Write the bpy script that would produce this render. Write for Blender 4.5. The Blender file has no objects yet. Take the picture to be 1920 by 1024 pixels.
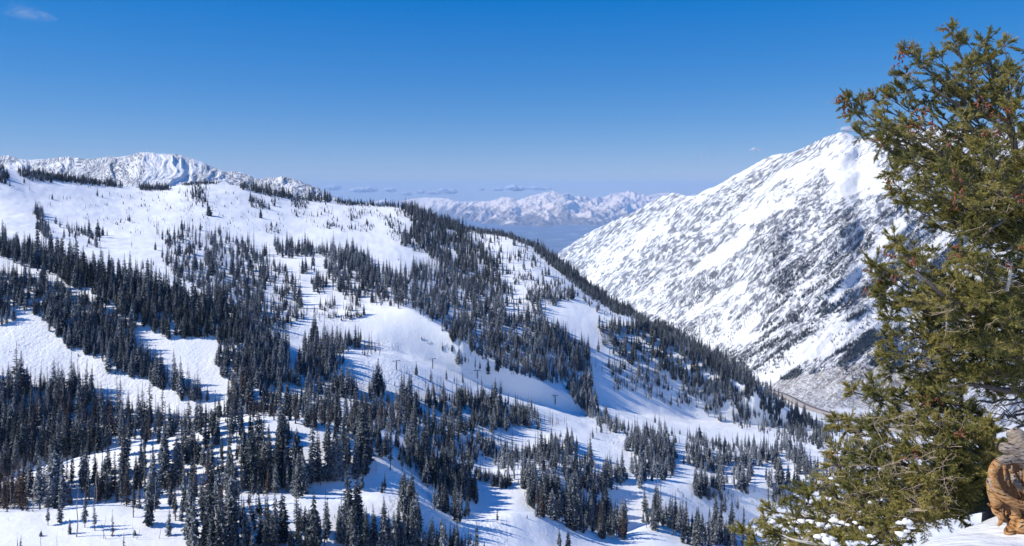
import bpy, math, random
import numpy as np
from mathutils import Vector, Matrix

# ------------------------------------------------------------------ camera, sky, sun, exposure
scene = bpy.context.scene
COL = scene.collection
F = 1423.0          # focal length in photograph pixels; image axis passes (960, 358): the level horizon
U0, V0 = 960.0, 358.0
cam_data = bpy.data.cameras.new('camera')
cam = bpy.data.objects.new('camera', cam_data)
COL.objects.link(cam)
scene.camera = cam
cam_data.sensor_width = 36.0
cam_data.lens = F / 1920.0 * 36.0
cam_data.shift_y = -(512.0 - V0) / 1920.0
cam_data.clip_start = 0.1
cam_data.clip_end = 200000.0
cam.location = (0, 0, 0)
cam.rotation_euler = (math.radians(90), 0, 0)

SUN_EL = math.radians(41)
SUN_AZ = math.radians(103)      # measured to the left of the view direction
sun_dir = Vector((-math.sin(SUN_AZ) * math.cos(SUN_EL), math.cos(SUN_AZ) * math.cos(SUN_EL), math.sin(SUN_EL)))
world = bpy.data.worlds.new('World')
scene.world = world
world.use_nodes = True
wn = world.node_tree.nodes
wl = world.node_tree.links
bg = wn['Background']
sky = wn.new('ShaderNodeTexSky')
sky.sky_type = 'NISHITA'
sky.sun_disc = False
sky.sun_elevation = SUN_EL
sky.sun_rotation = -SUN_AZ
sky.altitude = 3000
sky.air_density = 1.0
sky.dust_density = 0.4
sky.ozone_density = 4.0
# the clear high-altitude sky, graded channel by channel to the photograph's blue
sky_sat = wn.new('ShaderNodeHueSaturation')
sky_sat.inputs['Saturation'].default_value = 1.4
sky_sat.inputs['Hue'].default_value = 0.515
wl.new(sky.outputs[0], sky_sat.inputs['Color'])
sep_c = wn.new('ShaderNodeSeparateColor'); comb_c = wn.new('ShaderNodeCombineColor')
wl.new(sky_sat.outputs[0], sep_c.inputs[0])
STR = 0.105
for k, (g, a) in enumerate(((0.76, 0.63), (0.56, 0.60), (0.32, 0.72))):
    m1 = wn.new('ShaderNodeMath'); m1.operation = 'MULTIPLY'; m1.inputs[1].default_value = STR
    m2 = wn.new('ShaderNodeMath'); m2.operation = 'POWER'; m2.inputs[1].default_value = g
    m3 = wn.new('ShaderNodeMath'); m3.operation = 'MULTIPLY'; m3.inputs[1].default_value = a / STR
    wl.new(sep_c.outputs[k], m1.inputs[0]); wl.new(m1.outputs[0], m2.inputs[0]); wl.new(m2.outputs[0], m3.inputs[0]); wl.new(m3.outputs[0], comb_c.inputs[k])
wl.new(comb_c.outputs[0], bg.inputs['Color'])
bg.inputs['Strength'].default_value = STR
sun_data = bpy.data.lights.new('sun', 'SUN')
sun_data.energy = 4.6
sun_data.angle = math.radians(0.5)
sun_data.color = (1.0, 0.955, 0.88)
sun = bpy.data.objects.new('sun', sun_data)
COL.objects.link(sun)
sun.rotation_euler = (-sun_dir).to_track_quat('-Z', 'Y').to_euler()
scene.view_settings.view_transform = 'Standard'
scene.view_settings.look = 'None'
scene.view_settings.exposure = 0.10
scene.view_settings.gamma = 1.0
scene.view_settings.use_curve_mapping = False
scene.cycles.max_bounces = 5
scene.cycles.diffuse_bounces = 2
scene.cycles.glossy_bounces = 1
scene.cycles.transparent_max_bounces = 32
scene.cycles.volume_bounces = 1
scene.cycles.use_adaptive_sampling = True
scene.cycles.adaptive_threshold = 0.02
scene.cycles.use_denoising = True
scene.cycles.sample_clamp_indirect = 4.0

rng = np.random.default_rng(7)
random.seed(7)

# ------------------------------------------------------------------ helpers
def perlin(x, y, seed=0):
    x = np.asarray(x, float); y = np.asarray(y, float)
    xi = np.floor(x).astype(np.int64); yi = np.floor(y).astype(np.int64)
    xf = x - xi; yf = y - yi
    def g(ix, iy, dx, dy):
        h = (ix * 374761393 + iy * 668265263 + seed * 974634777) & 0xffffffff
        h = ((h ^ (h >> 13)) * 1274126177) & 0xffffffff
        h = (h ^ (h >> 16)) & 0xffff
        a = h * (2 * math.pi / 65536.0)
        return np.cos(a) * dx + np.sin(a) * dy
    u = xf * xf * xf * (xf * (xf * 6 - 15) + 10); v = yf * yf * yf * (yf * (yf * 6 - 15) + 10)
    a = g(xi, yi, xf, yf); b = g(xi + 1, yi, xf - 1, yf)
    c = g(xi, yi + 1, xf, yf - 1); d = g(xi + 1, yi + 1, xf - 1, yf - 1)
    return (a * (1 - u) + b * u) * (1 - v) + (c * (1 - u) + d * u) * v * 1.0

def fbm(x, y, octaves=4, seed=0, gain=0.5, lac=2.03):
    s = 0; a = 1.0
    for k in range(octaves):
        s = s + a * perlin(x, y, seed + k * 17); a *= gain
        x = x * lac + 13.7; y = y * lac - 7.3
    return s

def ridged(x, y, octaves=4, seed=0, gain=0.5):
    s = 0; a = 1.0; w = 1.0
    for k in range(octaves):
        n = 1 - np.abs(perlin(x, y, seed + k * 31)) * 2.2
        n = np.clip(n, 0, 1) ** 1.5 * w
        s = s + a * n; w = np.clip(n * 1.6, 0.2, 1); a *= gain
        x = x * 2.07 + 5.1; y = y * 2.07 + 9.2
    return s

def smooth1(a, k):
    ker = np.exp(-0.5 * (np.arange(-3 * k, 3 * k + 1) / k) ** 2); ker /= ker.sum()
    return np.convolve(np.pad(a, 3 * k, mode='edge'), ker, mode='valid')

def pix(u, v, y):
    return np.array([(u - U0) / F * y, y, -(v - V0) / F * y])

def prop(o, label=None, cat=None, group=None, kind=None):
    if label: o['label'] = label
    if cat: o['category'] = cat
    if group: o['group'] = group
    if kind: o['kind'] = kind
    return o

def mesh_arrays(name, co, faces_flat, sizes, smooth=False):
    me = bpy.data.meshes.new(name)
    co = np.ascontiguousarray(co, dtype=np.float32)
    faces_flat = np.ascontiguousarray(faces_flat, dtype=np.int32)
    sizes = np.ascontiguousarray(sizes, dtype=np.int32)
    me.vertices.add(len(co)); me.vertices.foreach_set('co', co.ravel())
    me.loops.add(len(faces_flat)); me.loops.foreach_set('vertex_index', faces_flat)
    me.polygons.add(len(sizes))
    st = np.zeros(len(sizes), np.int32); st[1:] = np.cumsum(sizes)[:-1]
    me.polygons.foreach_set('loop_start', st)
    if smooth:
        me.polygons.foreach_set('use_smooth', np.ones(len(sizes), bool))
    me.update(calc_edges=True)
    me.validate()
    return me

def grid_mesh(name, X, Y, Z, attrs=None, smooth=True):
    n, m = X.shape
    co = np.stack([X, Y, Z], -1).reshape(-1, 3)
    i = np.arange(n * m).reshape(n, m)
    q = np.stack([i[:-1, :-1], i[1:, :-1], i[1:, 1:], i[:-1, 1:]], -1).reshape(-1, 4)
    me = mesh_arrays(name, co, q.ravel(), np.full(len(q), 4), smooth)
    for k, a in (attrs or {}).items():
        at = me.attributes.new(k, 'FLOAT', 'POINT')
        at.data.foreach_set('value', np.ascontiguousarray(a, dtype=np.float32).ravel())
    return me

def add(name, me, mat=None, parent=None):
    o = bpy.data.objects.new(name, me)
    COL.objects.link(o)
    if mat is not None and len(me.materials) == 0: me.materials.append(mat)
    if parent is not None: o.parent = parent
    return o

def empty(name, loc=(0, 0, 0)):
    o = bpy.data.objects.new(name, None); COL.objects.link(o); o.location = loc
    return o

def tube_arrays(paths, sides=4):
    """paths: list of (pts Nx3, radii N) -> verts, faces(list of idx arrays)"""
    V = []; Q = []; off = 0
    for pts, rad in paths:
        pts = np.asarray(pts, float); rad = np.asarray(rad, float); n = len(pts)
        t = np.gradient(pts, axis=0); t /= (np.linalg.norm(t, axis=1, keepdims=True) + 1e-9)
        ref = np.array([0.13, 0.21, 0.97]) if abs(t[0][2]) < 0.9 else np.array([0.97, 0.1, 0.2])
        a = np.cross(t, ref); a /= (np.linalg.norm(a, axis=1, keepdims=True) + 1e-9)
        b = np.cross(t, a)
        ang = np.arange(sides) * 2 * math.pi / sides
        ring = pts[:, None, :] + rad[:, None, None] * (a[:, None, :] * np.cos(ang)[None, :, None] + b[:, None, :] * np.sin(ang)[None, :, None])
        V.append(ring.reshape(-1, 3))
        i = np.arange(n * sides).reshape(n, sides) + off
        j = np.roll(i, -1, axis=1)
        Q.append(np.stack([i[:-1], j[:-1], j[1:], i[1:]], -1).reshape(-1, 4))
        off += n * sides
    return np.concatenate(V), np.concatenate(Q)

def tube_mesh(name, paths, sides=4, smooth=True):
    V, Q = tube_arrays(paths, sides)
    return mesh_arrays(name, V, Q.ravel(), np.full(len(Q), 4), smooth)

# ------------------------------------------------------------------ materials
class NT:
    def __init__(self, name):
        self.m = bpy.data.materials.new(name); self.m.use_nodes = True
        self.t = self.m.node_tree; self.n = self.t.nodes; self.l = self.t.links
        self.n.clear()
        self.out = self.n.new('ShaderNodeOutputMaterial')
    def new(self, typ, **kw):
        nd = self.n.new(typ)
        for k, v in kw.items():
            if k.startswith('_'): setattr(nd, k[1:], v)
            else:
                key = k.replace('__', ' ')
                nd.inputs[key].default_value = v
        return nd
    def link(self, a, b): self.l.new(a, b)
    def noise(self, vec, scale, detail=4, rough=0.55, dist=0.0, dim='3D'):
        nd = self.n.new('ShaderNodeTexNoise'); nd.inputs['Scale'].default_value = scale
        nd.inputs['Detail'].default_value = detail; nd.inputs['Roughness'].default_value = rough
        nd.inputs['Distortion'].default_value = dist
        if vec is not None: self.link(vec, nd.inputs['Vector'])
        return nd.outputs['Fac']
    def ramp(self, fac, stops, interp='LINEAR'):
        r = self.n.new('ShaderNodeValToRGB'); r.color_ramp.interpolation = interp
        e = r.color_ramp.elements
        while len(e) < len(stops): e.new(0.5)
        for k, (p, c) in enumerate(stops):
            e[k].position = p; e[k].color = (c[0], c[1], c[2], 1) if hasattr(c, '__len__') else (c, c, c, 1)
        self.link(fac, r.inputs[0])
        return r.outputs[0]
    def math(self, op, a, b=None, c=None, clamp=False):
        nd = self.n.new('ShaderNodeMath'); nd.operation = op; nd.use_clamp = clamp
        for k, x in enumerate((a, b, c)):
            if x is None: continue
            if isinstance(x, (int, float)): nd.inputs[k].default_value = x
            else: self.link(x, nd.inputs[k])
        return nd.outputs[0]
    def mix(self, fac, a, b):
        nd = self.n.new('ShaderNodeMix'); nd.data_type = 'RGBA'
        for sock, x in ((nd.inputs[0], fac), (nd.inputs[6], a), (nd.inputs[7], b)):
            if isinstance(x, (int, float)): sock.default_value = x
            elif isinstance(x, tuple): sock.default_value = (x[0], x[1], x[2], 1)
            else: self.link(x, sock)
        return nd.outputs[2]
    def attr(self, name):
        nd = self.n.new('ShaderNodeAttribute'); nd.attribute_name = name
        return nd.outputs['Fac']
    def bump(self, height, dist, strength=1.0, normal=None):
        nd = self.n.new('ShaderNodeBump'); nd.inputs['Distance'].default_value = dist
        nd.inputs['Strength'].default_value = strength
        self.link(height, nd.inputs['Height'])
        if normal is not None: self.link(normal, nd.inputs['Normal'])
        return nd.outputs[0]
    def finish(self, color, rough=0.9, normal=None, spec=0.2, **kw):
        p = self.n.new('ShaderNodeBsdfPrincipled')
        if isinstance(color, tuple): p.inputs['Base Color'].default_value = (*color, 1)
        else: self.link(color, p.inputs['Base Color'])
        p.inputs['Roughness'].default_value = rough
        p.inputs['Specular IOR Level'].default_value = spec
        if normal is not None: self.link(normal, p.inputs['Normal'])
        for k, v in kw.items(): p.inputs[k.replace('__', ' ')].default_value = v
        self.link(p.outputs[0], self.out.inputs['Surface'])
        return self.m
    def geo(self, s='Position'):
        nd = self.n.new('ShaderNodeNewGeometry'); return nd.outputs[s]
    def sep(self, vec):
        nd = self.n.new('ShaderNodeSeparateXYZ'); self.link(vec, nd.inputs[0]); return nd.outputs
    def comb(self, x, y, z):
        nd = self.n.new('ShaderNodeCombineXYZ')
        for k, s in enumerate((x, y, z)):
            if isinstance(s, (int, float)): nd.inputs[k].default_value = s
            else: self.link(s, nd.inputs[k])
        return nd.outputs[0]

def mat_slope_snow():
    t = NT('slope_snow'); pos = t.geo()
    n1 = t.noise(pos, 0.012, 4); n2 = t.noise(pos, 0.5, 3, 0.6); n3 = t.noise(pos, 0.09, 3, 0.6)
    col = t.mix(t.ramp(n1, [(0.3, 0.0), (0.7, 1.0)]), (0.88, 0.885, 0.88), (0.94, 0.935, 0.915))
    # brush poking through the snow
    br = t.attr('brush')
    spk = t.ramp(t.noise(pos, 0.6, 4, 0.7), [(0.56, 0.0), (0.62, 1.0)])
    col = t.mix(t.math('MULTIPLY', br, spk), col, (0.20, 0.17, 0.14))
    mog = t.attr('mogul')
    h = t.math('ADD', t.math('MULTIPLY', n2, t.math('MULTIPLY_ADD', mog, 0.8, 0.16)), t.math('MULTIPLY', n3, 0.45))
    nb = t.bump(h, 1.3, 0.75)
    return t.finish(col, 0.75, nb, 0.25)

def mat_mountain(name, rock=(0.11, 0.12, 0.155), scrub=(0.06, 0.068, 0.09), big=0.004, strength=1.0):
    t = NT(name); pos = t.geo()
    p = t.attr('spur_p'); q = t.attr('spur_q'); w = t.attr('rocky')
    sv = t.comb(p, t.math('MULTIPLY', q, 0.13), 0.0)
    streak = t.noise(sv, 0.085, 6, 0.7)
    fine = t.noise(t.comb(p, t.math('MULTIPLY', q, 0.13), 0.0), 0.36, 5, 0.78)
    patch = t.noise(pos, big, 5, 0.6)
    m = t.math('ADD', t.math('MULTIPLY', streak, 1.05), t.math('MULTIPLY', fine, 0.65))
    m = t.math('ADD', m, t.math('MULTIPLY', patch, 0.62))
    m = t.math('ADD', m, t.math('MULTIPLY', t.math('SUBTRACT', w, 0.5), 0.40 * strength))
    mask = t.ramp(m, [(0.985, 0.0), (1.07, 1.0)])
    # clamp01 ramp input is 0..1, so rescale
    mask = t.ramp(t.math('SUBTRACT', m, 0.695), [(0.33, 0.0), (0.40, 1.0)])
    brk = t.ramp(t.noise(t.comb(p, t.math('MULTIPLY', q, 0.20), 3.0), 0.30, 4, 0.75), [(0.45, 0.05), (0.54, 1.0)])
    mask = t.math('MULTIPLY', mask, brk)
    tone = t.mix(t.noise(pos, 0.01, 3), rock, scrub)  # rock and scrub, with blue of shaded snow put into the tone
    snow = (0.89, 0.89, 0.885)
    col = t.mix(t.math('MULTIPLY', mask, 0.88), snow, tone)
    br = t.attr('brush')
    spk = t.ramp(t.noise(pos, 0.12, 4, 0.7), [(0.40, 0.0), (0.56, 1.0)])
    col = t.mix(t.math('MULTIPLY', br, spk), col, (0.30, 0.26, 0.22))
    h = t.math('ADD', t.math('MULTIPLY', streak, 1.0), t.math('MULTIPLY', fine, 0.5))
    nb = t.bump(h, 34.0, 0.65)
    return t.finish(col, 0.85, nb, 0.15)

def mat_range():
    t = NT('desert_range_snow'); pos = t.geo()
    z = t.sep(pos)[2]
    a = t.noise(pos, 0.0011, 6, 0.65)
    f = t.math('MULTIPLY_ADD', z, 0.00085, 1.12)
    f = t.math('ADD', f, t.math('MULTIPLY', t.math('SUBTRACT', a, 0.5), 2.4))
    m = t.ramp(f, [(-0.0, 0.0), (0.36, 1.0)])
    col = t.mix(m, (0.24, 0.21, 0.20), (0.93, 0.80, 0.70))
    nb = t.bump(t.noise(pos, 0.0025, 5, 0.6), 420.0, 0.8)
    return t.finish(col, 0.9, nb, 0.1)

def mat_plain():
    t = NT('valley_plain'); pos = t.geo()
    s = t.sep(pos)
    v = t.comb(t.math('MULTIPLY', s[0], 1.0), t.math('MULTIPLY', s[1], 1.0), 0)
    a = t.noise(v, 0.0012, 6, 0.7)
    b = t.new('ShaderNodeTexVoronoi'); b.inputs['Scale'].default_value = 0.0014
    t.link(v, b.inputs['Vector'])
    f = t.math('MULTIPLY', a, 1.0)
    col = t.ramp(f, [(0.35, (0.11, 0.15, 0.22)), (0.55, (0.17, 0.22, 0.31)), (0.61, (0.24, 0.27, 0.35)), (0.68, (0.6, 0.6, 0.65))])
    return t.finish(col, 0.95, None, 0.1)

def mat_bank_snow():
    t = NT('bank_snow'); pos = t.geo()
    n1 = t.noise(pos, 5.0, 5, 0.55)
    s = t.sep(pos)
    wind = t.noise(t.comb(t.math('ADD', t.math('MULTIPLY', s[0], 1.0), t.math('MULTIPLY', s[1], -0.4)), t.math('MULTIPLY', s[1], 4.0), s[2]), 1.6, 4, 0.6)
    col = t.mix(n1, (0.88, 0.88, 0.87), (0.92, 0.92, 0.91))
    spk = t.ramp(t.noise(pos, 22.0, 4, 0.7), [(0.70, 0.0), (0.74, 0.7)])
    col = t.mix(spk, col, (0.45, 0.36, 0.25))
    h = t.math('ADD', t.math('MULTIPLY', n1, 0.5), wind)
    nb = t.bump(h, 0.09, 0.8)
    m = t.finish(col, 0.6, nb, 0.3)
    return m

def mat_conifer(name, dark=(0.032, 0.042, 0.048), lite=(0.064, 0.068, 0.052), snow_at=(0.43, 0.66), scale=1.1, rot=(0.0)):
    """dark needles, rime and snow caught on the upper faces in flecks"""
    t = NT(name)
    oi = t.n.new('ShaderNodeObjectInfo')
    pos = t.geo()
    rnd = oi.outputs['Random']
    col = t.mix(rnd, dark, lite)
    col = t.mix(t.ramp(t.noise(pos, 0.5, 2), [(0.4, 0.0), (0.65, 1.0)]), col, tuple(c * 0.8 for c in dark))
    nz = t.math('ABSOLUTE', t.sep(t.geo('Normal'))[2])
    fl = t.noise(pos, scale, 3, 0.75)
    big = t.noise(pos, 0.02, 2)
    s = t.math('ADD', t.math('MULTIPLY', fl, 0.85), t.math('MULTIPLY', t.math('SUBTRACT', nz, 0.5), 0.10))
    s = t.math('ADD', s, t.math('MULTIPLY', t.math('SUBTRACT', big, 0.5), 0.18))
    s = t.math('ADD', s, t.math('MULTIPLY', t.math('SUBTRACT', rnd, 0.5), 0.12))
    m = t.ramp(s, [(snow_at[0], 0.0), (snow_at[1], 0.85)])
    col = t.mix(m, col, (0.58, 0.62, 0.68))
    return t.finish(col, 0.85, None, 0.1)

def mat_bark(name, a=(0.09, 0.07, 0.055), b=(0.16, 0.13, 0.11), scale=8.0):
    t = NT(name); pos = t.geo()
    n = t.noise(pos, scale, 4, 0.7)
    col = t.mix(n, a, b)
    return t.finish(col, 0.9, t.bump(n, 0.02, 0.8), 0.1)

def mat_needles():
    t = NT('fir_needles')
    tc = t.n.new('ShaderNodeTexCoord'); pos = tc.outputs['Object']
    n = t.noise(pos, 2.2, 3, 0.6); f = t.noise(pos, 14.0, 2, 0.6)
    x = t.math('ADD', t.math('MULTIPLY', n, 0.6), t.math('MULTIPLY', f, 0.4))
    col = t.ramp(x, [(0.34, (0.095, 0.112, 0.042)), (0.50, (0.28, 0.25, 0.068)), (0.64, (0.55, 0.44, 0.15))])
    p = t.n.new('ShaderNodeBsdfPrincipled'); t.link(col, p.inputs['Base Color'])
    p.inputs['Roughness'].default_value = 0.55; p.inputs['Specular IOR Level'].default_value = 0.35
    tr = t.n.new('ShaderNodeBsdfTranslucent'); t.link(t.mix(0.5, col, (0.20, 0.22, 0.04)), tr.inputs['Color'])
    mx = t.n.new('ShaderNodeMixShader'); mx.inputs[0].default_value = 0.22
    t.link(p.outputs[0], mx.inputs[1]); t.link(tr.outputs[0], mx.inputs[2])
    t.link(mx.outputs[0], t.out.inputs['Surface'])
    return t.m

def mat_stump():
    t = NT('weathered_wood')
    tc = t.n.new('ShaderNodeTexCoord'); pos = tc.outputs['Object']
    s = t.sep(pos)
    warp = t.n.new('ShaderNodeTexNoise'); warp.inputs['Scale'].default_value = 2.6; warp.inputs['Detail'].default_value = 3
    t.link(pos, warp.inputs['Vector'])
    wv = t.n.new('ShaderNodeVectorMath'); wv.operation = 'MULTIPLY_ADD'
    t.link(warp.outputs['Color'], wv.inputs[0]); wv.inputs[1].default_value = (0.30, 0.30, 0.30); t.link(pos, wv.inputs[2])
    w = t.sep(wv.outputs[0])
    grain = t.noise(t.comb(t.math('MULTIPLY', w[0], 1.0), w[1], t.math('MULTIPLY', w[2], 4.2)), 15.0, 7, 0.72)
    zone = t.noise(pos, 3.6, 3, 0.55, 0.6)
    orange = t.ramp(grain, [(0.32, (0.15, 0.060, 0.022)), (0.48, (0.52, 0.25, 0.09)), (0.66, (0.74, 0.49, 0.26))])
    grey = t.ramp(grain, [(0.30, (0.11, 0.085, 0.07)), (0.47, (0.36, 0.285, 0.22)), (0.66, (0.64, 0.54, 0.43))])
    up = t.math('MULTIPLY_ADD', s[2], 0.75, 1.61)
    f = t.ramp(t.math('ADD', zone, up), [(0.50, 0.0), (0.62, 1.0)])
    col = t.mix(f, orange, grey)
    crack = t.ramp(t.noise(t.comb(w[0], w[1], t.math('MULTIPLY', w[2], 6.0)), 16.0, 3, 0.5), [(0.36, 1.0), (0.41, 0.0)])
    col = t.mix(t.math('MULTIPLY', crack, 0.85), col, (0.035, 0.022, 0.016))
    nb = t.bump(grain, 0.035, 0.9)
    nb = t.bump(t.math('SUBTRACT', 1.0, crack), 0.03, 0.7, nb)
    return t.finish(col, 0.8, nb, 0.2)

def plain(name, c, rough=0.8, spec=0.2, var=0.25, scale=3.0):
    t = NT(name); n = t.noise(t.geo(), scale, 3)
    return t.finish(t.mix(n, tuple(x * (1 - var) for x in c), tuple(min(1, x * (1 + var)) for x in c)), rough, None, spec)

M_slope = mat_slope_snow()
M_mtn = mat_mountain('mountain_rock_and_snow')
M_peak = mat_mountain('peak_rock_and_snow', big=0.006, strength=1.0)
M_range = mat_range(); M_plain = mat_plain(); M_bank = mat_bank_snow()
M_con = mat_conifer('frosted_conifer')
M_con_far = mat_conifer('far_conifer', dark=(0.03, 0.036, 0.036), lite=(0.06, 0.065, 0.06), snow_at=(0.52, 0.64), scale=0.25)
M_dead = mat_conifer('brown_conifer', dark=(0.075, 0.052, 0.045), lite=(0.12, 0.085, 0.07), snow_at=(0.56, 0.66))
M_trunk = mat_bark('conifer_bark')
M_snag = mat_bark('bleached_wood', (0.24, 0.20, 0.17), (0.42, 0.37, 0.33), 3.0)
M_aspen = mat_bark('bare_aspen', (0.22, 0.19, 0.17), (0.36, 0.32, 0.29), 1.0)

# ------------------------------------------------------------------ terrain made of feature lines
# every feature is a real line across the land: height is given by the sight line it lies on and its distance
def fl(pts, U, k=8):
    us = [p[0] for p in pts]; vs = [p[1] for p in pts]
    return smooth1(np.interp(U, us, vs), k) if k else np.interp(U, us, vs)

def D(s):
    return [tuple(float(a) for a in x.split(':')) for x in s.replace(' ', '').split(',') if x]

class Land:
    """v and y (distance) along features for each column u; monotone cubic in between"""
    def __init__(self, U, feats, seg):
        self.U = U
        y = np.array([f[1] for f in feats]); v = np.array([f[0] for f in feats])
        y = np.maximum.accumulate(y * (1 + 0.002 * np.arange(len(feats)))[:, None], axis=0)
        ly = np.log(y); n = len(feats)
        def slopes(a):
            d = np.diff(a, axis=0); m = np.zeros_like(a)
            s = np.sign(d[:-1]) * np.sign(d[1:])
            mm = 2 * d[:-1] * d[1:] / (d[:-1] + d[1:] + 1e-12 * (d[:-1] + d[1:] == 0))
            m[1:-1] = np.where(s > 0, mm, 0); m[0] = d[0]; m[-1] = d[-1]
            return m
        my = slopes(ly); mv = slopes(v)
        LY = []; VV = []
        for k in range(n - 1):
            t = np.linspace(0, 1, seg[k] + 1)[:-1] if k < n - 2 else np.linspace(0, 1, seg[k] + 1)
            t = t[:, None]
            h00 = 2 * t**3 - 3 * t**2 + 1; h10 = t**3 - 2 * t**2 + t; h01 = -2 * t**3 + 3 * t**2; h11 = t**3 - t**2
            LY.append(h00 * ly[k] + h10 * my[k] + h01 * ly[k + 1] + h11 * my[k + 1])
            VV.append(h00 * v[k] + h10 * mv[k] + h01 * v[k + 1] + h11 * mv[k + 1])
        self.Y = np.exp(np.concatenate(LY)); self.V = np.concatenate(VV)
        self.X = (U[None, :] - U0) / F * self.Y
        self.Z = -(self.V - V0) / F * self.Y
        self.S = np.repeat(np.arange(n - 1), seg)
        self.S = np.concatenate([self.S, [n - 2]])
    def refresh(self):
        self.V = V0 - self.Z / self.Y * F
        self.top = np.minimum.accumulate(self.V, axis=0)
    def at(self, u, v):
        """point of the land seen at photograph position (u, v); None where the land is not seen"""
        fu = (u - self.U[0]) / (self.U[1] - self.U[0]); c = int(round(fu))
        if c < 0 or c >= len(self.U): return None
        col = self.top[:, c]
        j = int(np.searchsorted(-col, -v))
        if j <= 0 or j >= len(col): return None
        v0, v1 = col[j - 1], self.V[j, c]
        t = (v0 - v) / max(v0 - v1, 1e-6); t = min(max(t, 0), 1)
        y = self.Y[j - 1, c] * (1 - t) + self.Y[j, c] * t
        z = self.Z[j - 1, c] * (1 - t) + self.Z[j, c] * t
        if v0 - self.V[j - 1, c] > 1e-6 or True:
            z = -(v - V0) / F * y if abs(v1 - v0) > 1e-3 else z
        return ((u - U0) / F * y, y, z)

UA = np.arange(-420, 2500, 3.0)
crestA_v = D('-420:270,-200:285,0:312,50:322,100:331,200:346,260:353,300:353,350:345,390:342,450:349,560:372,640:379,700:384,750:387,800:402,860:425,900:432,960:441,1000:458,1050:489,1100:530,1150:565,1200:593,1260:622,1320:652,1380:692,1420:716,1460:748,1500:782,1560:822,1620:855,1700:890,1900:930,2500:1000')
crestA_y = D('-420:1100,0:1150,200:1350,400:1500,700:1700,900:1600,1000:1500,1100:1400,1200:1300,1300:1200,1400:1100,1500:1000,1600:930,1700:880,2500:800')
def shift(a, dv): return a + fl(dv, UA, 12)
cv = lambda s: fl(D(s), UA, 8)
f3v = cv('-420:1050,0:1050,1700:1050,2500:1100'); f3y = cv('-420:200,0:205,480:215,800:240,1120:280,1440:320,2500:340')
f4v = cv('-420:975,0:955,160:950,320:948,480:934,600:929,740:922,800:945,870:984,930:970,960:958,1000:955,1050:972,1120:998,1170:1010,1200:984,1260:974,1330:990,1400:1000,1500:990,1700:985,2500:1000')
f4y = cv('-420:235,0:240,480:255,800:270,1120:320,1440:385,2500:400')
f4bv = shift(f4v, D('-420:-4,480:-5,740:6,870:14,1000:18,1120:18,1200:10,1300:6,1400:-8,2500:-8'))
f5v = cv('-420:960,-50:920,0:902,60:884,120:865,180:850,240:841,300:829,380:811,450:791,520:785,600:790,680:800,740:818,800:850,870:880,930:890,960:880,1040:868,1100:885,1160:900,1220:898,1280:895,1340:910,1400:903,1500:900,1700:905,2500:940')
f5y = cv('-420:300,0:310,320:330,640:345,960:400,1280:440,1500:465,2500:480')
f5bv = shift(f5v, D('-420:22,0:22,300:22,450:12,600:7,700:-3,900:-6,1100:3,1250:0,2500:-8'))
f6v = cv('-420:830,0:800,160:803,300:800,420:786,480:772,560:766,640:766,720:772,800:785,900:806,960:828,1000:830,1060:822,1100:828,1160:838,1200:836,1280:842,1400:852,1500:852,1700:862,2500:900')
f6y = cv('-420:370,0:380,320:400,480:412,640:430,800:465,1000:495,1200:525,1400:560,1600:600,2500:620')
f7v = cv('-420:462,0:478,60:492,120:507,200:527,300:553,400:580,450:598,500:628,560:655,640:666,720:668,800:692,900:735,1000:770,1100:792,1200:803,1300:815,1400:822,1500:826,1700:835,2500:870')
f7y = cv('-420:500,0:510,400:490,500:480,800:535,1000:560,1200:620,1400:680,1600:720,2500:740')
f7bv = shift(f7v, D('-420:14,0:14,400:12,470:0,560:-14,900:-14,2500:-8'))
f8v = cv('-420:445,0:462,100:488,200:502,300:520,400:545,480:583,560:590,640:582,700:573,760:574,790:585,820:607,860:638,900:668,960:695,1040:728,1100:757,1180:782,1300:797,1400:803,1500:814,1700:822,2500:860')
f8y = cv('-420:650,0:640,300:625,480:605,700:632,800:622,900:600,1000:622,1100:680,1300:780,1500:820,2500:800')
f8bv = shift(f8v, D('-420:-6,0:-5,480:-3,640:6,760:12,900:12,1000:6,1100:-2,1200:-8,2500:-6'))
f9v = cv('-420:410,0:425,200:455,320:465,480:500,640:502,760:520,850:546,900:555,960:562,1000:552,1060:549,1100:566,1140:586,1200:612,1260:645,1320:676,1400:724,1500:788,1700:815,2500:850')
f9y = cv('-420:820,0:850,300:850,480:860,760:900,960:940,1060:980,1200:950,1400:905,1500:860,1700:830,2500:790')
f9bv = shift(f9v, D('-420:-6,850:-5,960:6,1060:11,1120:6,1200:-6,1500:-4,2500:-4'))
cAv = fl(crestA_v, UA, 4); cAy = fl(crestA_y, UA, 10)
one = np.ones_like(UA)
def drop(vc, yc, k, slope):
    z = -(vc - V0) / F * yc - slope * (k - 1) * yc
    return V0 - z / (yc * k) * F
featsA = [(1420 * one, 10 * one), (1340 * one, 30 * one), (1235 * one, 110 * one), (f3v, f3y), (f4v, f4y), (f4bv, f4y * 1.14),
          (f5v, f5y), (f5bv, f5y * 1.1), (f6v, f6y), (f7v, f7y), (f7bv, f7y * 1.12), (f8v, f8y), (f8bv, f8y * 1.12),
          (f9v, f9y), (f9bv, f9y * 1.07), (cAv, cAy), (drop(cAv, cAy, 1.12, 0.45), cAy * 1.12), (drop(cAv, cAy, 2.3, 0.42), cAy * 2.3)]
segA = [6, 8, 8, 18, 8, 20, 8, 24, 40, 10, 34, 10, 36, 10, 60, 10, 14]
A = Land(UA, featsA, segA)
amp = np.clip((A.Y - 100) / 150, 0, 1)
win = np.clip(1.6 * np.minimum(1, np.abs(np.log(A.Y / cAy[None, :])) * 5 + 0.25), 0, 1)
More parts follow.
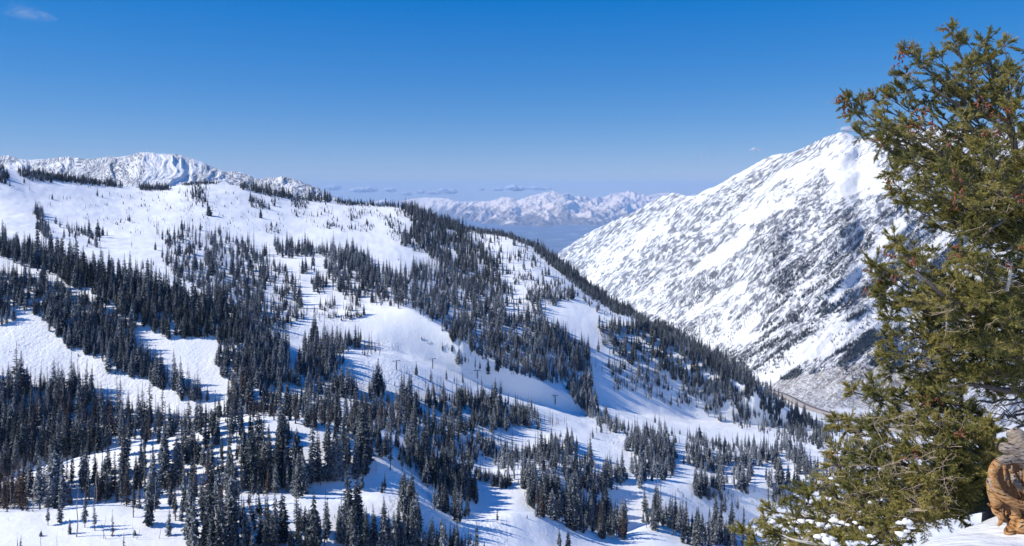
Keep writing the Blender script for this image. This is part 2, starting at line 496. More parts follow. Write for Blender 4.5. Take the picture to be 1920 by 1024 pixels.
A.Z += amp * (2.6 * fbm(A.X / 75, A.Y / 75, 3, 5) * win + 0.6 * fbm(A.X / 22, A.Y / 26, 3, 9) + np.clip(A.Y / 700, 0.3, 1.6) * 0.4 * fbm(A.X / 9, A.Y / 11, 2, 15))
A.refresh()

def in_poly(u, v, poly):
    u = np.asarray(u); v = np.asarray(v); c = np.zeros(u.shape, bool)
    n = len(poly)
    for i in range(n):
        x1, y1 = poly[i]; x2, y2 = poly[(i + 1) % n]
        if y1 == y2: continue
        cond = ((y1 > v) != (y2 > v)) & (u < (x2 - x1) * (v - y1) / (y2 - y1) + x1)
        c ^= cond
    return c
UU = np.repeat(UA[None, :], A.Y.shape[0], 0)
def soft(poly_s, UUx, VVx, edge=0):
    return in_poly(UUx, VVx, P(poly_s)).astype(float)
def P(s):
    a = [float(x) for x in s.replace(' ', '').split(',')]
    return list(zip(a[0::2], a[1::2]))
mogul = np.zeros_like(A.Y)
for ps in ('0,580,60,590,200,680,430,780,420,800,290,800,0,680', '240,590,300,625,415,680,425,730,370,700,240,610', '1010,715,1060,715,1180,830,1150,850,1080,790',
           '1110,770,1480,790,1480,840,1180,840', '480,600,640,570,700,600,620,640,500,650', '650,630,740,640,800,700,760,740,600,740', '750,900,960,980,960,1024,700,960'):
    mogul = np.maximum(mogul, in_poly(UU, A.V, P(ps)))
def blur(a, n=10):
    for _ in range(n):
        a = (np.roll(a, 1, 0) + np.roll(a, -1, 0) + np.roll(a, 1, 1) + np.roll(a, -1, 1) + a) / 5
    return a
mogul = blur(mogul, 26)
brush = in_poly(UU, A.V, P('1290,900,1500,840,1560,830,1560,960,1300,1000')).astype(float) * 0.35
brush = np.maximum(brush, 0.12 * (fbm(A.X / 60, A.Y / 60, 2, 77) > 0.1))
snow_slope = add('snow_hillside', grid_mesh('snow_hillside', A.X, A.Y, A.Z, {'mogul': mogul, 'brush': brush}), M_slope)
prop(snow_slope, 'sunlit snow-covered ski slopes falling away below the ridge', kind='structure')

# ---- right-hand mountain and canyon floor
UB = np.arange(1000, 2560, 3.0)
bv = lambda s, k=3: fl(D(s), UB, k)
g1v = bv('1000:520,1050:530,1200:632,1300:668,1360:690,1410:716,1450:722,1500:733,1560:752,1620:775,1700:795,1920:815,2560:880', 6)
g1y = bv('1000:9500,1050:8600,1200:5200,1300:3600,1400:2500,1500:2150,1600:1950,1700:1850,1920:1700,2560:1600', 12)
gcv = bv('1000:520,1040:481,1060:464,1080:452,1100:438,1120:428,1140:418,1160:409,1180:401,1200:392,1220:378,1235:371,1250:364,1262:361,1275:364,1290:368,1310:363,1330:354,1350:345,1375:330,1400:316,1425:303,1450:290,1480:286,1500:280,1520:270,1540:261,1560:252,1575:247,1590:250,1610:262,1640:252,1700:238,1800:240,1920:246,2100:250,2560:320', 1)
gcy = bv('1000:11500,1050:11000,1100:9500,1200:7800,1250:7000,1300:5900,1400:4900,1500:4400,1590:4100,1700:3800,1920:3400,2560:3000', 12)
gcv = gcv + 2.2 * fbm(UB / 14, UB * 0 + 3.3, 4, 41)
z1 = -(g1v - V0) / F * g1y
g0y = np.maximum(g1y * 0.55, 1150 + 0 * g1y); g0v = V0 - (z1 - 6) / g0y * F
g05y = g1y * 0.86; g05v = V0 - (z1 - 3) / g05y * F
gmv = g1v * 0.5 + gcv * 0.5; gmy = g1y ** 0.52 * gcy ** 0.48
gqv = g1v * 0.22 + gcv * 0.78; gqy = g1y ** 0.24 * gcy ** 0.76
B = Land(UB, [(g0v, g0y), (g05v, g05y), (g1v, g1y), (gmv, gmy), (gqv, gqy), (gcv, gcy), (drop(gcv, gcy, 1.1, 0.5), gcy * 1.1), (drop(gcv, gcy, 1.5, 0.4), gcy * 1.5)], [10, 24, 130, 90, 70, 6, 6])
t_up = np.clip((B.V - gcv[None, :]) / np.maximum(g1v - gcv, 5)[None, :], 0, 1)      # 0 crest, 1 toe
face = np.where((B.S >= 2) & (B.S <= 4), 1.0, 0.0)[:, None]
UUB = np.repeat(UB[None, :], B.Y.shape[0], 0)
spur_p = B.V + 0.80 * UUB + 6 * fbm(UUB / 120, B.V / 120, 3, 61)
spur_q = UUB * 0.78 - B.V * 0.62
window = np.clip(4 * t_up * (1 - t_up), 0, 1) ** 0.7 * face * np.clip((UUB - 1000) / 300, 0.45, 1)
px_m = B.Y / F
rel = ridged(spur_p / 95, spur_q / 900, 2, 3) - 0.9
rel2 = ridged(spur_p / 34, spur_q / 420, 2, 23) - 0.8
rel3 = fbm(spur_p / 10, spur_q / 80, 3, 29)
B.Z += window * px_m * (30 * rel + 17 * rel2 + 9 * rel3)
B.Z += face * px_m * 2.4 * fbm(UUB / 9, B.V / 9, 2, 71) * np.clip(t_up * 12, 0, 1)
B.refresh()
# where rock and scrub show: less in the avalanche chutes and the upper bowl
rocky = 0.50 + 0.55 * fbm(spur_p / 60, spur_q / 260, 3, 88)
Vn = B.V
def stripe(u1, v1, u2, v2, w, d):
    global rocky
    L = math.hypot(u2 - u1, v2 - v1); tx, ty = (u2 - u1) / L, (v2 - v1) / L
    s = (UUB - u1) * tx + (Vn - v1) * ty; n = (UUB - u1) * -ty + (Vn - v1) * tx
    n = n + 5 * fbm(s / 30, n / 30, 2, 5)
    m = np.exp(-(n / w) ** 2) * np.clip(s / 15 + 1, 0, 1) * np.clip((L - s) / 15 + 1, 0, 1)
    rocky = rocky + d * m
for a in ((1700, 560, 1420, 715, 17, -0.9), (1560, 620, 1430, 690, 9, -0.3), (1690, 420, 1560, 560, 10, -0.9), (1660, 350, 1560, 380, 16, -0.9), (1640, 300, 1560, 330, 26, -0.9),
          (1610, 260, 1480, 330, 10, -0.5), (1660, 330, 1600, 345, 12, -0.8), (1480, 380, 1390, 415, 8, -0.8), (1400, 440, 1330, 500, 10, -0.9),
          (1360, 470, 1280, 520, 7, -0.7), (1560, 400, 1400, 520, 5, 0.3), (1700, 360, 1520, 390, 5, 0.55), (1520, 390, 1340, 540, 5, 0.45), (1460, 310, 1250, 420, 6, 0.3),
          (1250, 370, 1060, 480, 14, 0.35), (1620, 440, 1420, 580, 5, 0.5), (1600, 510, 1420, 640, 5, 0.4), (1560, 470, 1500, 500, 16, 0.25), (1700, 330, 1600, 300, 6, 0.3),
          (1330, 650, 1420, 600, 14, -0.5), (1400, 640, 1560, 590, 12, -0.4), (1290, 590, 1400, 530, 10, -0.3), (1450, 285, 1330, 350, 10, -0.45)):
    stripe(*a)
rocky = np.where(t_up > 0.97, rocky - 0.5, rocky)
brushB = in_poly(UUB, Vn, P('1440,722,1500,706,1560,690,1620,682,1700,690,1760,705,1760,790,1660,775,1600,765,1540,768,1500,742')).astype(float)
nb_ = fbm(UUB / 12, Vn / 8, 3, 19)
brushB = np.clip(brushB + 0.0, 0, 1) * np.clip(0.85 + 0.6 * nb_, 0.2, 1)
verge = in_poly(UUB, Vn, P('1418,712,1440,722,1500,741,1540,768,1600,778,1700,795,1760,800,1760,822,1700,818,1640,806,1560,785,1490,760,1440,738')).astype(float)
brushB = np.maximum(brushB, verge)
rocky = np.where(brushB > 0.3, 0.2, rocky)
mountain = add('mountain', grid_mesh('mountain', B.X, B.Y, B.Z, {'spur_p': spur_p, 'spur_q': spur_q, 'rocky': rocky, 'brush': brushB}), M_mtn)
prop(mountain, 'steep snow-streaked mountain side above the canyon road', kind='structure')

# ---- canyon road
road_px = [(1414, 722), (1425, 727), (1440, 731), (1458, 735), (1476, 741), (1490, 748), (1503, 756), (1518, 763), (1535, 769), (1552, 774), (1572, 780), (1600, 788), (1640, 797), (1690, 806), (1750, 816), (1820, 826)]
rp = []
for k in range(len(road_px) - 1):
    for t in np.linspace(0, 1, 6)[:-1]:
        u = road_px[k][0] * (1 - t) + road_px[k + 1][0] * t; v = road_px[k][1] * (1 - t) + road_px[k + 1][1] * t
        q = B.at(u, v)
        if q: rp.append(q)
rp = np.array(rp); rp = np.stack([smooth1(rp[:, i], 3) for i in range(3)], 1)
tg = np.gradient(rp, axis=0); tg[:, 2] = 0; tg /= np.linalg.norm(tg, axis=1, keepdims=True)
nrm = np.stack([-tg[:, 1], tg[:, 0], tg[:, 2] * 0], 1)
def ribbon(name, w0, w1, h, mat):
    offs = np.linspace(w0, w1, 5)
    X = rp[:, 0][:, None] + nrm[:, 0][:, None] * offs; Y = rp[:, 1][:, None] + nrm[:, 1][:, None] * offs
    Z = rp[:, 2][:, None] + 0 * offs + h
    Z = Z - np.array([2.5, 0, 0, 0, 2.5])
    return add(name, grid_mesh(name, X, Y, Z), mat)
M_road = plain('worn_asphalt', (0.13, 0.12, 0.13), 0.9, 0.1, 0.2, 0.05)
M_verge = plain('sandy_verge', (0.42, 0.36, 0.30), 0.95, 0.1, 0.25, 0.06)
prop(ribbon('road_verge', -22, 20, 2.0, M_verge), 'bare tan verge along the canyon road', kind='structure')
prop(ribbon('road', -7.5, 7.5, 2.6, M_road), 'two-lane asphalt road curving along the canyon floor', kind='structure')

# ---- far peak on the left
UC = np.arange(-420, 760, 2.0)
c_v = fl(D('-420:300,-200:310,-60:296,0:293,18:290,30:296,50:300,75:299,100:297,115:294,130:294,150:297,170:299,185:295,210:294,240:292,255:288,272:285,290:287,305:289,320:288,335:290,350:294,365:299,380:304,400:314,415:319,430:323,440:320,450:323,465:328,480:335,492:336,505:332,520:333,530:330,545:334,560:339,575:344,600:354,625:368,660:388,700:420,760:470'), UC, 2)
c_v = c_v + 1.6 * fbm(UC / 9, UC * 0 + 1.3, 4, 51)
c_y = fl(D('-420:5200,0:5000,270:4600,440:4900,530:4500,660:4300,760:4200'), UC, 10)
C = Land(UC, [(470 + 0 * UC, c_y * 0.55), (400 + 0 * UC, c_y * 0.7), (c_v * 0.35 + 0.65 * 385, c_y * 0.83), (c_v, c_y), (drop(c_v, c_y, 1.12, 0.6), c_y * 1.12)], [10, 40, 110, 8])
UUC = np.repeat(UC[None, :], C.Y.shape[0], 0)
faceC = np.clip((C.V - c_v[None, :]) / 10, 0, 1) * (C.S < 3)[:, None]
pC = UUC + 0.35 * C.V + 26 * fbm(UUC / 70, C.V / 50, 3, 91)
rC = ridged(pC / 62, C.V / 190, 3, 13) - 0.8
rC2 = ridged(pC / 20, C.V / 70, 3, 14) - 0.8
C.Z += faceC * C.Y / F * ((7 - 3 * np.exp(-((UUC - 330) / 90.0) ** 2)) * rC + 3.4 * rC2 + 1.5 * fbm(UUC / 5, C.V / 5, 2, 2))
C.refresh()
rockyC = 0.52 + 0.5 * fbm(UUC / 40, C.V / 30, 3, 93)
for (uu, w, d) in ((60, 70, 0.0), (140, 30, -0.1), (215, 28, 0.35), (290, 60, -0.55), (345, 30, -0.3), (395, 30, -0.25), (60, 60, -0.15), (440, 30, 0.45), (480, 25, 0.4), (520, 16, -0.25), (600, 40, 0.15)):
    rockyC = rockyC + d * np.exp(-((UUC - uu - 0.5 * (C.V - 320)) / w) ** 2)
peak = add('peak', grid_mesh('peak', C.X, C.Y, C.Z, {'spur_p': pC * 1.6, 'spur_q': C.V * 3.0, 'rocky': rockyC, 'brush': 0 * C.V}), M_peak)
prop(peak, 'rocky snow-covered peak rising behind the left ridge', kind='structure')

# ---- far valley plain and desert ranges
gx = np.linspace(-40000, 40000, 60); gy = np.linspace(6000, 55500, 60)
X, Y = np.meshgrid(gx, gy)
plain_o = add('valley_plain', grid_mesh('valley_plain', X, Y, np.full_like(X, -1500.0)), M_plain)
prop(plain_o, 'broad hazy valley floor beyond the canyon mouth', kind='structure')

UD = np.arange(560, 1420, 1.5)
d_v = fl(D('560:372,620:378,660:382,690:379,720:374,750:377,770:373,800:370,830:371,850:376,870:379,900:377,920:378,940:371,960:374,975:378,990:370,1005:367,1020:362,1030:359,1045:365,1060:363,1075:369,1090:371,1100:369,1112:373,1130:370,1150:363,1175:359,1195:362,1215:368,1230:363,1245:361,1265:364,1300:368,1420:372'), UD, 3)
d_v = d_v + 1.0 * fbm(UD / 7, UD * 0, 4, 55)
d_y = fl(D('560:53000,800:52000,900:47000,1030:43000,1110:46500,1200:50000,1420:52000'), UD, 20)
ebase = fl(D('560:404,700:402,760:398,850:404,900:420,1000:424,1100:424,1160:418,1240:408,1420:405'), UD, 15)
e_y = 1495 * F / (ebase - V0)
R = Land(UD, [(ebase + 6, e_y * 0.93), (ebase, e_y), (ebase * 0.45 + d_v * 0.55, (e_y * 0.5 + d_y * 0.5)), (d_v, d_y), (drop(d_v, d_y, 1.05, 0.25), d_y * 1.05)], [4, 60, 90, 6])
UUD = np.repeat(UD[None, :], R.Y.shape[0], 0)
wD = np.clip((R.V - d_v[None, :]) / 12, 0, 1) * np.clip((ebase[None, :] + 2 - R.V) / 10, 0, 1) * (R.S < 3)[:, None]
rr = ridged(R.X / 2600, R.Y / 2600, 5, 7, 0.55)
R.Z += wD * (rr - 0.85) * 430 + 40 * np.clip(wD * 3, 0, 1) * ridged(R.X / 600, R.Y / 900, 3, 8)
R.Z = np.where((R.S < 1)[:, None], -1505 + np.clip(R.Z + 1505, -30, 0), R.Z)
R.refresh()
rng_o = add('desert_mountain_range', grid_mesh('desert_mountain_range', R.X, R.Y, R.Z), M_range)
prop(rng_o, 'snow-dusted pinkish mountain range across the far valley', kind='structure')

# ---- haze: the air between here and the far range
hz = NT('valley_air')
pv = hz.n.new('ShaderNodeVolumePrincipled')
pv.inputs['Color'].default_value = (0.42, 0.66, 1.0, 1)
pv.inputs['Density'].default_value = 1.95e-5
pv.inputs['Anisotropy'].default_value = 0.0
hz.link(pv.outputs[0], hz.out.inputs['Volume'])
def box_mesh(name, x0, x1, y0, y1, z0, z1):
    co = np.array([(x, y, z) for x in (x0, x1) for y in (y0, y1) for z in (z0, z1)], float)
    f = [(0, 1, 3, 2), (4, 6, 7, 5), (0, 4, 5, 1), (2, 3, 7, 6), (0, 2, 6, 4), (1, 5, 7, 3)]
    return mesh_arrays(name, co, np.array(f).ravel(), np.full(6, 4))
haze = add('haze', box_mesh('haze', -42000, 42000, -1500, 56500, -1501.5, 520), hz.m)
prop(haze, 'thin blue haze filling the far valley', kind='stuff')

# ------------------------------------------------------------------ conifers
def conifer_arrays(seed, spread=0.16, levels=34, bare=0.05, gaps=0.0, droop=0.35, per=8, pointy=1.25, big=False):
    """crown of a subalpine fir, 1 unit high: whorls of drooping boughs, each bough a ragged fan of sprays"""
    r = np.random.default_rng(seed)
    V = []; Fc = []
    def tri(a, b, c):
        k = len(V); V.extend((a, b, c)); Fc.append((k, k + 1, k + 2))
    lean = r.normal(0, 0.006, 2)
    side = r.uniform(0, 6.28); asym = r.uniform(0.05, 0.25)
    for L in range(levels):
        f = L / (levels - 1)
        z = bare + (0.985 - bare) * f ** 0.95
        rad = spread * ((1 - f) ** (1 / pointy) * 0.92 + 0.02) * r.uniform(0.72, 1.2)
        if f < 0.12: rad *= 0.65 + 2.8 * f
        n = max(4, int(per * (0.6 + 0.4 * (1 - f))))
        a0 = r.uniform(0, 6.28)
        for k in range(n):
            if r.random() < gaps: continue
            a = a0 + k * 6.283 / n + r.uniform(-0.3, 0.3)
            R_ = rad * r.uniform(0.65, 1.18) * (1 + asym * math.cos(a - side))
            ca, sa = math.cos(a), math.sin(a)
            zz = z + r.uniform(-0.012, 0.012)
            def pt(t, w, dz=0.0):
                rr = R_ * t; ww = R_ * w
                d = -droop * R_ * t ** 1.3 + 0.10 * R_ * t * t * t + dz * R_
                return (lean[0] * z + ca * rr - sa * ww, lean[1] * z + sa * rr + ca * ww, zz + d)
            j = r.uniform(-0.06, 0.06, 12)
            tri(pt(0.0, 0, 0.10), pt(0.55, -0.30 + j[0], -0.16), pt(0.62 + j[1], 0.05, 0.05))
            tri(pt(0.05, 0, 0.08), pt(0.66, 0.04, 0.04), pt(0.5 + j[2], 0.32 + j[3], -0.18))
            tri(pt(0.45, 0.0, 0.02), pt(0.86 + j[4], -0.24, -0.12 + j[5]), pt(1.0, 0.02 + j[6], 0))
            tri(pt(0.5, 0.02, 0.02), pt(1.04 + j[7], 0.06, -0.04), pt(0.8, 0.26 + j[8], -0.14))
            tri(pt(0.25, -0.04, 0.0), pt(0.78, 0.0, 0.0), pt(0.62, 0.02, -0.34 + j[9]))
            if big:
                tri(pt(0.3, -0.1, 0.0), pt(0.42, -0.38, -0.2 + j[10]), pt(0.52, -0.14, 0.02))
                tri(pt(0.3, 0.1, 0.0), pt(0.52, 0.14, 0.02), pt(0.42, 0.40, -0.2 + j[11]))
    # leader
    for k in range(3):
        a = k * 2.1; tri((lean[0], lean[1], 1.03), (0.008 * math.cos(a), 0.008 * math.sin(a), 0.93), (0.008 * math.cos(a + 2.1), 0.008 * math.sin(a + 2.1), 0.93))
    return np.array(V), np.array(Fc)

def crown_mesh(name, mat, **kw):
    V, Fc = conifer_arrays(**kw)
    me = mesh_arrays(name, V, Fc.ravel(), np.full(len(Fc), 3)); me.materials.append(mat); return me
def trunk_mesh(name, mat, r=0.011, top=0.97, sides=6, low=-0.05):
    pts = [(0, 0, low), (0, 0, 0.1), (0, 0, 0.5), (0, 0, top)]
    V, Q = tube_arrays([(pts, [r * 1.25, r, r * 0.6, r * 0.1])], sides)
    me = mesh_arrays(name, V, Q.ravel(), np.full(len(Q), 4), True); me.materials.append(mat); return me

KINDS = {}
def reg(kind, mat, specs, tmat=None, tr=0.011):
    KINDS[kind] = [(crown_mesh('crown', mat, **s), trunk_mesh('trunk', tmat or M_trunk, tr)) for s in specs]
reg('spruce', M_con, [dict(seed=11, spread=0.115, levels=42, per=8, big=True, pointy=1.7, gaps=.06), dict(seed=12, spread=0.150, levels=38, per=9, big=True, droop=0.5, pointy=1.5, gaps=.08),
                      dict(seed=13, spread=0.095, levels=46, per=8, gaps=0.12, big=True, pointy=1.9), dict(seed=14, spread=0.135, levels=36, per=8, gaps=0.22, big=True, pointy=1.15),
                      dict(seed=15, spread=0.17, levels=36, per=9, big=True, pointy=2.1, gaps=.1), dict(seed=16, spread=0.11, levels=40, bare=0.16, per=8, gaps=0.18, big=True, pointy=1.6),
                      dict(seed=17, spread=0.10, levels=34, bare=0.22, per=7, gaps=0.28, big=True, pointy=1.4), dict(seed=18, spread=0.13, levels=40, bare=0.08, per=8, gaps=0.15, big=True, pointy=2.4)])
M_frost_haze = mat_conifer('rimed_hazy_conifer', dark=(0.024, 0.036, 0.050), lite=(0.042, 0.052, 0.055), snow_at=(0.40, 0.64))  # rime, plus a blue cast of distance haze put into the needle colour
reg('frosted', M_frost_haze, [dict(seed=71, spread=0.13, levels=36, per=8), dict(seed=72, spread=0.16, levels=34, per=8, gaps=0.1), dict(seed=73, spread=0.11, levels=38, per=7, gaps=0.1), dict(seed=74, spread=0.14, levels=30, per=8, gaps=0.2, pointy=1.05),
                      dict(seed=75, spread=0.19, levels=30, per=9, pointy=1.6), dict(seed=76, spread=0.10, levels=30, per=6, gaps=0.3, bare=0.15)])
reg('thin', M_con, [dict(seed=21, spread=0.075, levels=26, per=6, gaps=0.3, bare=0.1), dict(seed=22, spread=0.06, levels=24, per=5, gaps=0.35, bare=0.15)], tr=0.014)
reg('brown', M_dead, [dict(seed=31, spread=0.12, levels=34, per=7, gaps=0.25, droop=0.2), dict(seed=32, spread=0.10, levels=34, per=7, gaps=0.3, droop=0.3)])
reg('bushy', M_con, [dict(seed=41, spread=0.24, levels=26, per=10, pointy=2.2, bare=0.02, big=True), dict(seed=42, spread=0.28, levels=24, per=11, pointy=2.6, bare=0.0, big=True)])

def snag_paths(seed, n=26, lean=0.05, top=1.0, blen=0.07):
    r = np.random.default_rng(seed); paths = []
    pts = [(lean * t + 0.012 * math.sin(t * 9 + seed), 0.01 * math.cos(t * 7 + seed), -0.04 + (top + 0.04) * t) for t in np.linspace(0, 1, 9)]
    paths.append((pts, np.linspace(0.014, 0.003, 9)))
    for k in range(n):
        t = r.uniform(0.22, 0.97); z = top * t; a = r.uniform(0, 6.28); L = blen * (1.15 - t) * r.uniform(0.6, 1.5) + 0.01
        x0 = lean * t + 0.012 * math.sin(t * 9 + seed)
        p = [(x0, 0, z), (x0 + 0.5 * L * math.cos(a), 0.5 * L * math.sin(a), z + L * 0.12), (x0 + L * math.cos(a), L * math.sin(a), z + L * r.uniform(-0.3, 0.4))]
        paths.append((p, [0.004, 0.0028, 0.001]))
    return paths

# stands of trees: outline on the ground as seen in the photograph, tree height in its pixels, density, mix
# kind letters: s spruce, t thin spire, b brown, y bushy
ST = []
def stand(name, poly, h, dens, mix='ssss', jit=0.35):
    ST.append((name, P(poly), h, dens, mix, jit))
EVERY = []
stand('on the upper left ridge end', '-60,300,0,306,12,318,12,345,0,352,-60,350', 18, .8)
stand('in the clump on the left ridge shoulder', '34,322,60,323,97,330,97,341,60,338,36,332', 16, 1.0)
stand('along the left skyline', '60,325,103,332,160,340,228,349,228,352,160,345,100,338', 12, 1.3)
stand('along the left skyline by the far peak', '262,350,300,351,318,354,318,357,262,357', 10, 1.2)
stand('on the left skyline crest', '320,347,410,340,410,344,320,351', 6, .8)
stand('scattered on the crest spur', '331,350,400,350,405,400,340,400', 11, .10, 'sstt')
stand('in the small clump on the crest spur', '358,352,385,352,388,392,362,385', 14, .5)
stand('in the narrow strip on the bowl floor', '66,400,78,398,92,440,90,458,80,448', 24, .9)
stand('scattered on the bowl floor', '95,418,150,430,158,455,100,440', 20, .32)
stand('in the lower bowl floor clump', '158,438,183,450,183,468,160,464', 27, .6)
stand('scattered across the bowl', '230,360,520,360,540,440,330,430,250,440,60,380', 6, .035, 'sstt')
stand('in the upper edge of the mid-left stand', '285,440,331,432,375,425,410,440,440,458,400,470,330,475,290,470', 28, .38, 'ssst')
stand('in the mid-left stand', '300,478,400,465,440,455,500,480,545,520,560,575,545,610,500,625,450,610,400,555,330,520,290,500', 32, .62, 'sssst')
stand('on the left crest band', '-60,450,0,459,60,478,120,497,200,518,300,546,400,574,460,590,455,606,330,578,250,562,200,552,130,530,70,503,0,480,-60,470', 42, 1.0)
stand('on the shaded upper left slope', '-60,500,0,512,60,522,130,550,190,582,240,602,245,622,200,606,120,600,60,582,20,582,12,610,-60,610', 42, .75, 'sssst')
stand('between the crest band and the moguls', '130,532,200,556,330,582,450,607,475,640,465,662,400,634,310,634,270,606,235,590,190,562', 34, .75)
stand('right of the upper ski slope', '415,612,460,600,500,625,500,650,470,720,440,735,415,700,412,650', 42, .62)
stand('in the middle forest strip', '60,584,120,592,200,606,245,640,290,690,305,733,280,714,250,704,215,692,190,676,120,645,90,606', 48, .9)
stand('in the row at the foot of the strip', '275,700,310,715,365,745,395,752,372,758,330,742,282,722', 62, .9)
stand('in the lower left forest', '-80,700,0,722,140,724,180,747,210,772,300,792,400,792,432,777,470,790,440,803,300,826,180,848,60,880,0,900,-80,905', 62, .72, 'sssssb')
stand('on the sunlit knoll', '230,854,330,842,450,803,500,806,505,880,400,888,330,884,250,884', 60, .30, 'ssst')
stand('in front of the sunlit knoll', '55,905,130,898,200,902,260,910,300,905,360,895,400,908,470,905,500,925,500,990,430,1000,350,985,300,955,200,948,100,958,60,948', 76, .5, 'sssbt')
stand('in the brown stand at the left edge', '-80,915,0,912,58,908,58,956,0,958,-80,958', 62, .9, 'bbbt')
stand('in the dark bottom-edge forest', '350,1010,430,1004,500,1004,560,1030,600,1045,480,1050,360,1050', 88, .5)
stand('in the central left stand', '450,560,490,570,492,640,470,650,450,640', 42, .9)
stand('right of the central left stand', '450,640,500,640,540,650,545,682,530,702,560,722,500,730,450,722', 44, .85)
stand('in the island clump on the piste', '570,655,600,640,640,645,642,682,625,703,600,703,572,690', 46, .85)
stand('in the small upper island on the piste', '640,645,672,642,672,655,642,658', 34, .9)
stand('in the thin island', '680,650,712,645,715,668,682,668', 25, .55, 'sttt')
stand('scattered above the piste island', '500,575,560,580,640,585,680,590,680,605,560,600', 18, .35, 'sstt')
stand('by the left foot of the knoll', '560,682,582,680,585,705,562,705', 42, .8)
stand('in the front island of the piste', '632,725,665,722,668,748,634,748', 54, .9)
stand('in the pair of tall clumps', '690,730,716,728,718,748,692,748', 54, .9)
stand('right of the tall clumps', '748,748,776,748,778,765,750,765', 48, .9)
stand('in the slope forest under the piste', '575,700,632,712,632,742,690,752,750,765,700,772,600,765,560,735', 38, .5)
stand('in the dark middle row', '430,735,500,742,560,755,620,768,700,772,780,778,785,795,760,812,700,815,600,803,480,782,430,770', 44, .7, 'sssbb')
stand('in the forest right of the dark row', '785,745,830,735,870,745,950,765,1000,790,960,805,900,806,840,800,790,800', 34, .5, 'ssst')
stand('below the dark row', '740,812,800,806,890,808,893,860,885,905,893,945,862,935,830,925,800,905,760,880,742,850', 38, .42)
stand('in the steep gully forest', '790,870,850,880,890,925,893,948,848,930,800,906', 50, .95)
stand('in the first bottom-centre clump', '480,875,535,872,537,925,500,928,482,905', 84, .85)
stand('in the second bottom-centre clump', '545,895,578,892,580,927,548,927', 84, .9)
stand('in the third bottom-centre clump', '583,895,610,892,610,911,585,911', 90, 1.0)
stand('in the large bottom-centre clump', '615,870,680,865,682,908,640,908,614,900', 84, .8)
stand('in the small knoll clump', '528,815,546,812,547,832,530,832', 38, .9)
stand('above the bottom-centre clumps', '600,815,720,812,735,850,720,870,690,850,600,850', 46, .35, 'sst')
stand('in the cascade of trees', '752,925,762,928,786,960,784,1002,768,1010,758,960', 58, .75)
stand('in the small bottom right group', '815,940,836,942,838,960,818,958', 42, .9)
stand('in the tapering clump', '848,962,872,965,873,982,852,980', 54, 1.0)
stand('in the shaded row under the gully', '893,885,955,905,955,918,893,898', 22, .8)
stand('in the bottom-edge stand left of centre', '560,985,600,1000,600,1042,560,1045', 88, .8)
stand('in the bottom-edge stand', '645,975,665,972,690,1010,750,1015,780,1010,790,1040,680,1045,640,1035', 82, .75)
stand('among the last trees on the bottom edge', '800,1022,880,1026,900,1040,800,1045', 52, .8)
stand('in the row under the white knoll', '520,463,600,470,660,474,690,488,697,522,650,502,600,478,540,484,524,478', 31, .95)
stand('in the left corridor', '535,500,570,500,570,560,545,560', 26, .05, 'sst')
stand('in the corridor clump', '566,500,586,502,588,520,568,520', 26, .8)
stand('in the lower corridor clump', '588,528,607,530,608,550,590,550', 28, .8)
stand('in the big central forest', '612,500,640,500,700,510,760,512,800,500,830,500,870,520,940,560,960,600,1000,600,1050,622,1072,642,1096,642,1105,692,1112,742,1120,788,1090,756,1062,728,1010,712,960,702,930,688,890,662,850,640,820,611,780,582,740,566,690,562,650,560,630,545,618,520', 31, .80, 'ssssst')
stand('in the clearing of the central forest', '640,562,700,560,760,565,780,580,700,572,640,590,600,580', 24, .5, 'sstt')
stand('along the descending piste edge', '1060,720,1095,730,1115,775,1170,800,1190,808,1160,812,1110,785,1075,745', 26, .9)
stand('on the shaded shoulder under the skyline', '765,400,860,430,880,450,930,495,960,560,900,560,850,510,800,480,765,440', 22, .62)
stand('in the thin trees under the crest', '722,392,766,400,768,455,735,450,722,420', 13, .30, 'ssst')
stand('in the white slope clump', '752,438,768,438,768,460,754,460', 22, .9)
stand('below the white slope', '770,455,815,470,818,480,775,470', 14, .5)
stand('scattered on the open white slope', '560,378,720,384,725,440,600,430,540,400', 9, .10, 'ssstt')
stand('in the small white-slope clumps', '655,395,695,398,690,432,655,430', 15, .30)
stand('in the left white-slope clump', '468,376,512,378,512,392,470,390', 15, .6)
stand('below the left white-slope clump', '498,420,522,425,520,440,500,436', 14, .5)
stand('by the saddle', '545,372,580,374,578,392,547,388', 8, .5)
stand('in the right white-slope clump', '612,420,640,424,638,432,614,430', 14, .6)
stand('along the middle skyline', '450,344,500,356,560,371,625,376,632,379,560,377,500,366,452,354', 16, 1.1)
stand('along the low skyline', '630,379,712,384,752,387,752,390,630,383', 10, .9)
stand('along the dark descending skyline', '752,387,800,402,862,426,860,436,800,416,755,396', 16, 1.3)
stand('on the skyline notch', '860,426,945,438,1000,458,1000,464,945,444,860,434', 8, 1.0)
stand('on the steep right skyline', '1000,458,1050,489,1100,530,1150,565,1200,593,1215,606,1150,586,1100,552,1045,508,1000,468', 14, 1.1)
stand('on the lower right skyline', '1200,594,1260,622,1320,652,1380,692,1420,716,1410,728,1370,712,1310,676,1250,645,1190,612', 18, 1.1)
stand('on the right skyline end', '1410,712,1460,748,1500,782,1560,820,1540,842,1500,822,1450,790,1400,740', 20, .65)
stand('on the open right shoulder', '876,440,917,440,950,448,1000,470,1020,510,1010,540,950,520,920,500,880,480', 20, .22, 'ssst')
stand('below the right shoulder', '940,505,1040,520,1090,560,1150,585,1180,600,1130,590,1080,560,1010,545,960,550', 18, .35, 'ssst')
stand('in the stand on the second knoll', '985,545,1080,545,1085,566,1040,572,985,566', 19, .75)
stand('left of the second knoll', '940,565,1010,575,1030,600,1000,620,960,600', 24, .45, 'sst')
stand('right of the white corridor', '1125,615,1172,620,1172,652,1130,650', 28, .55, 'sst')
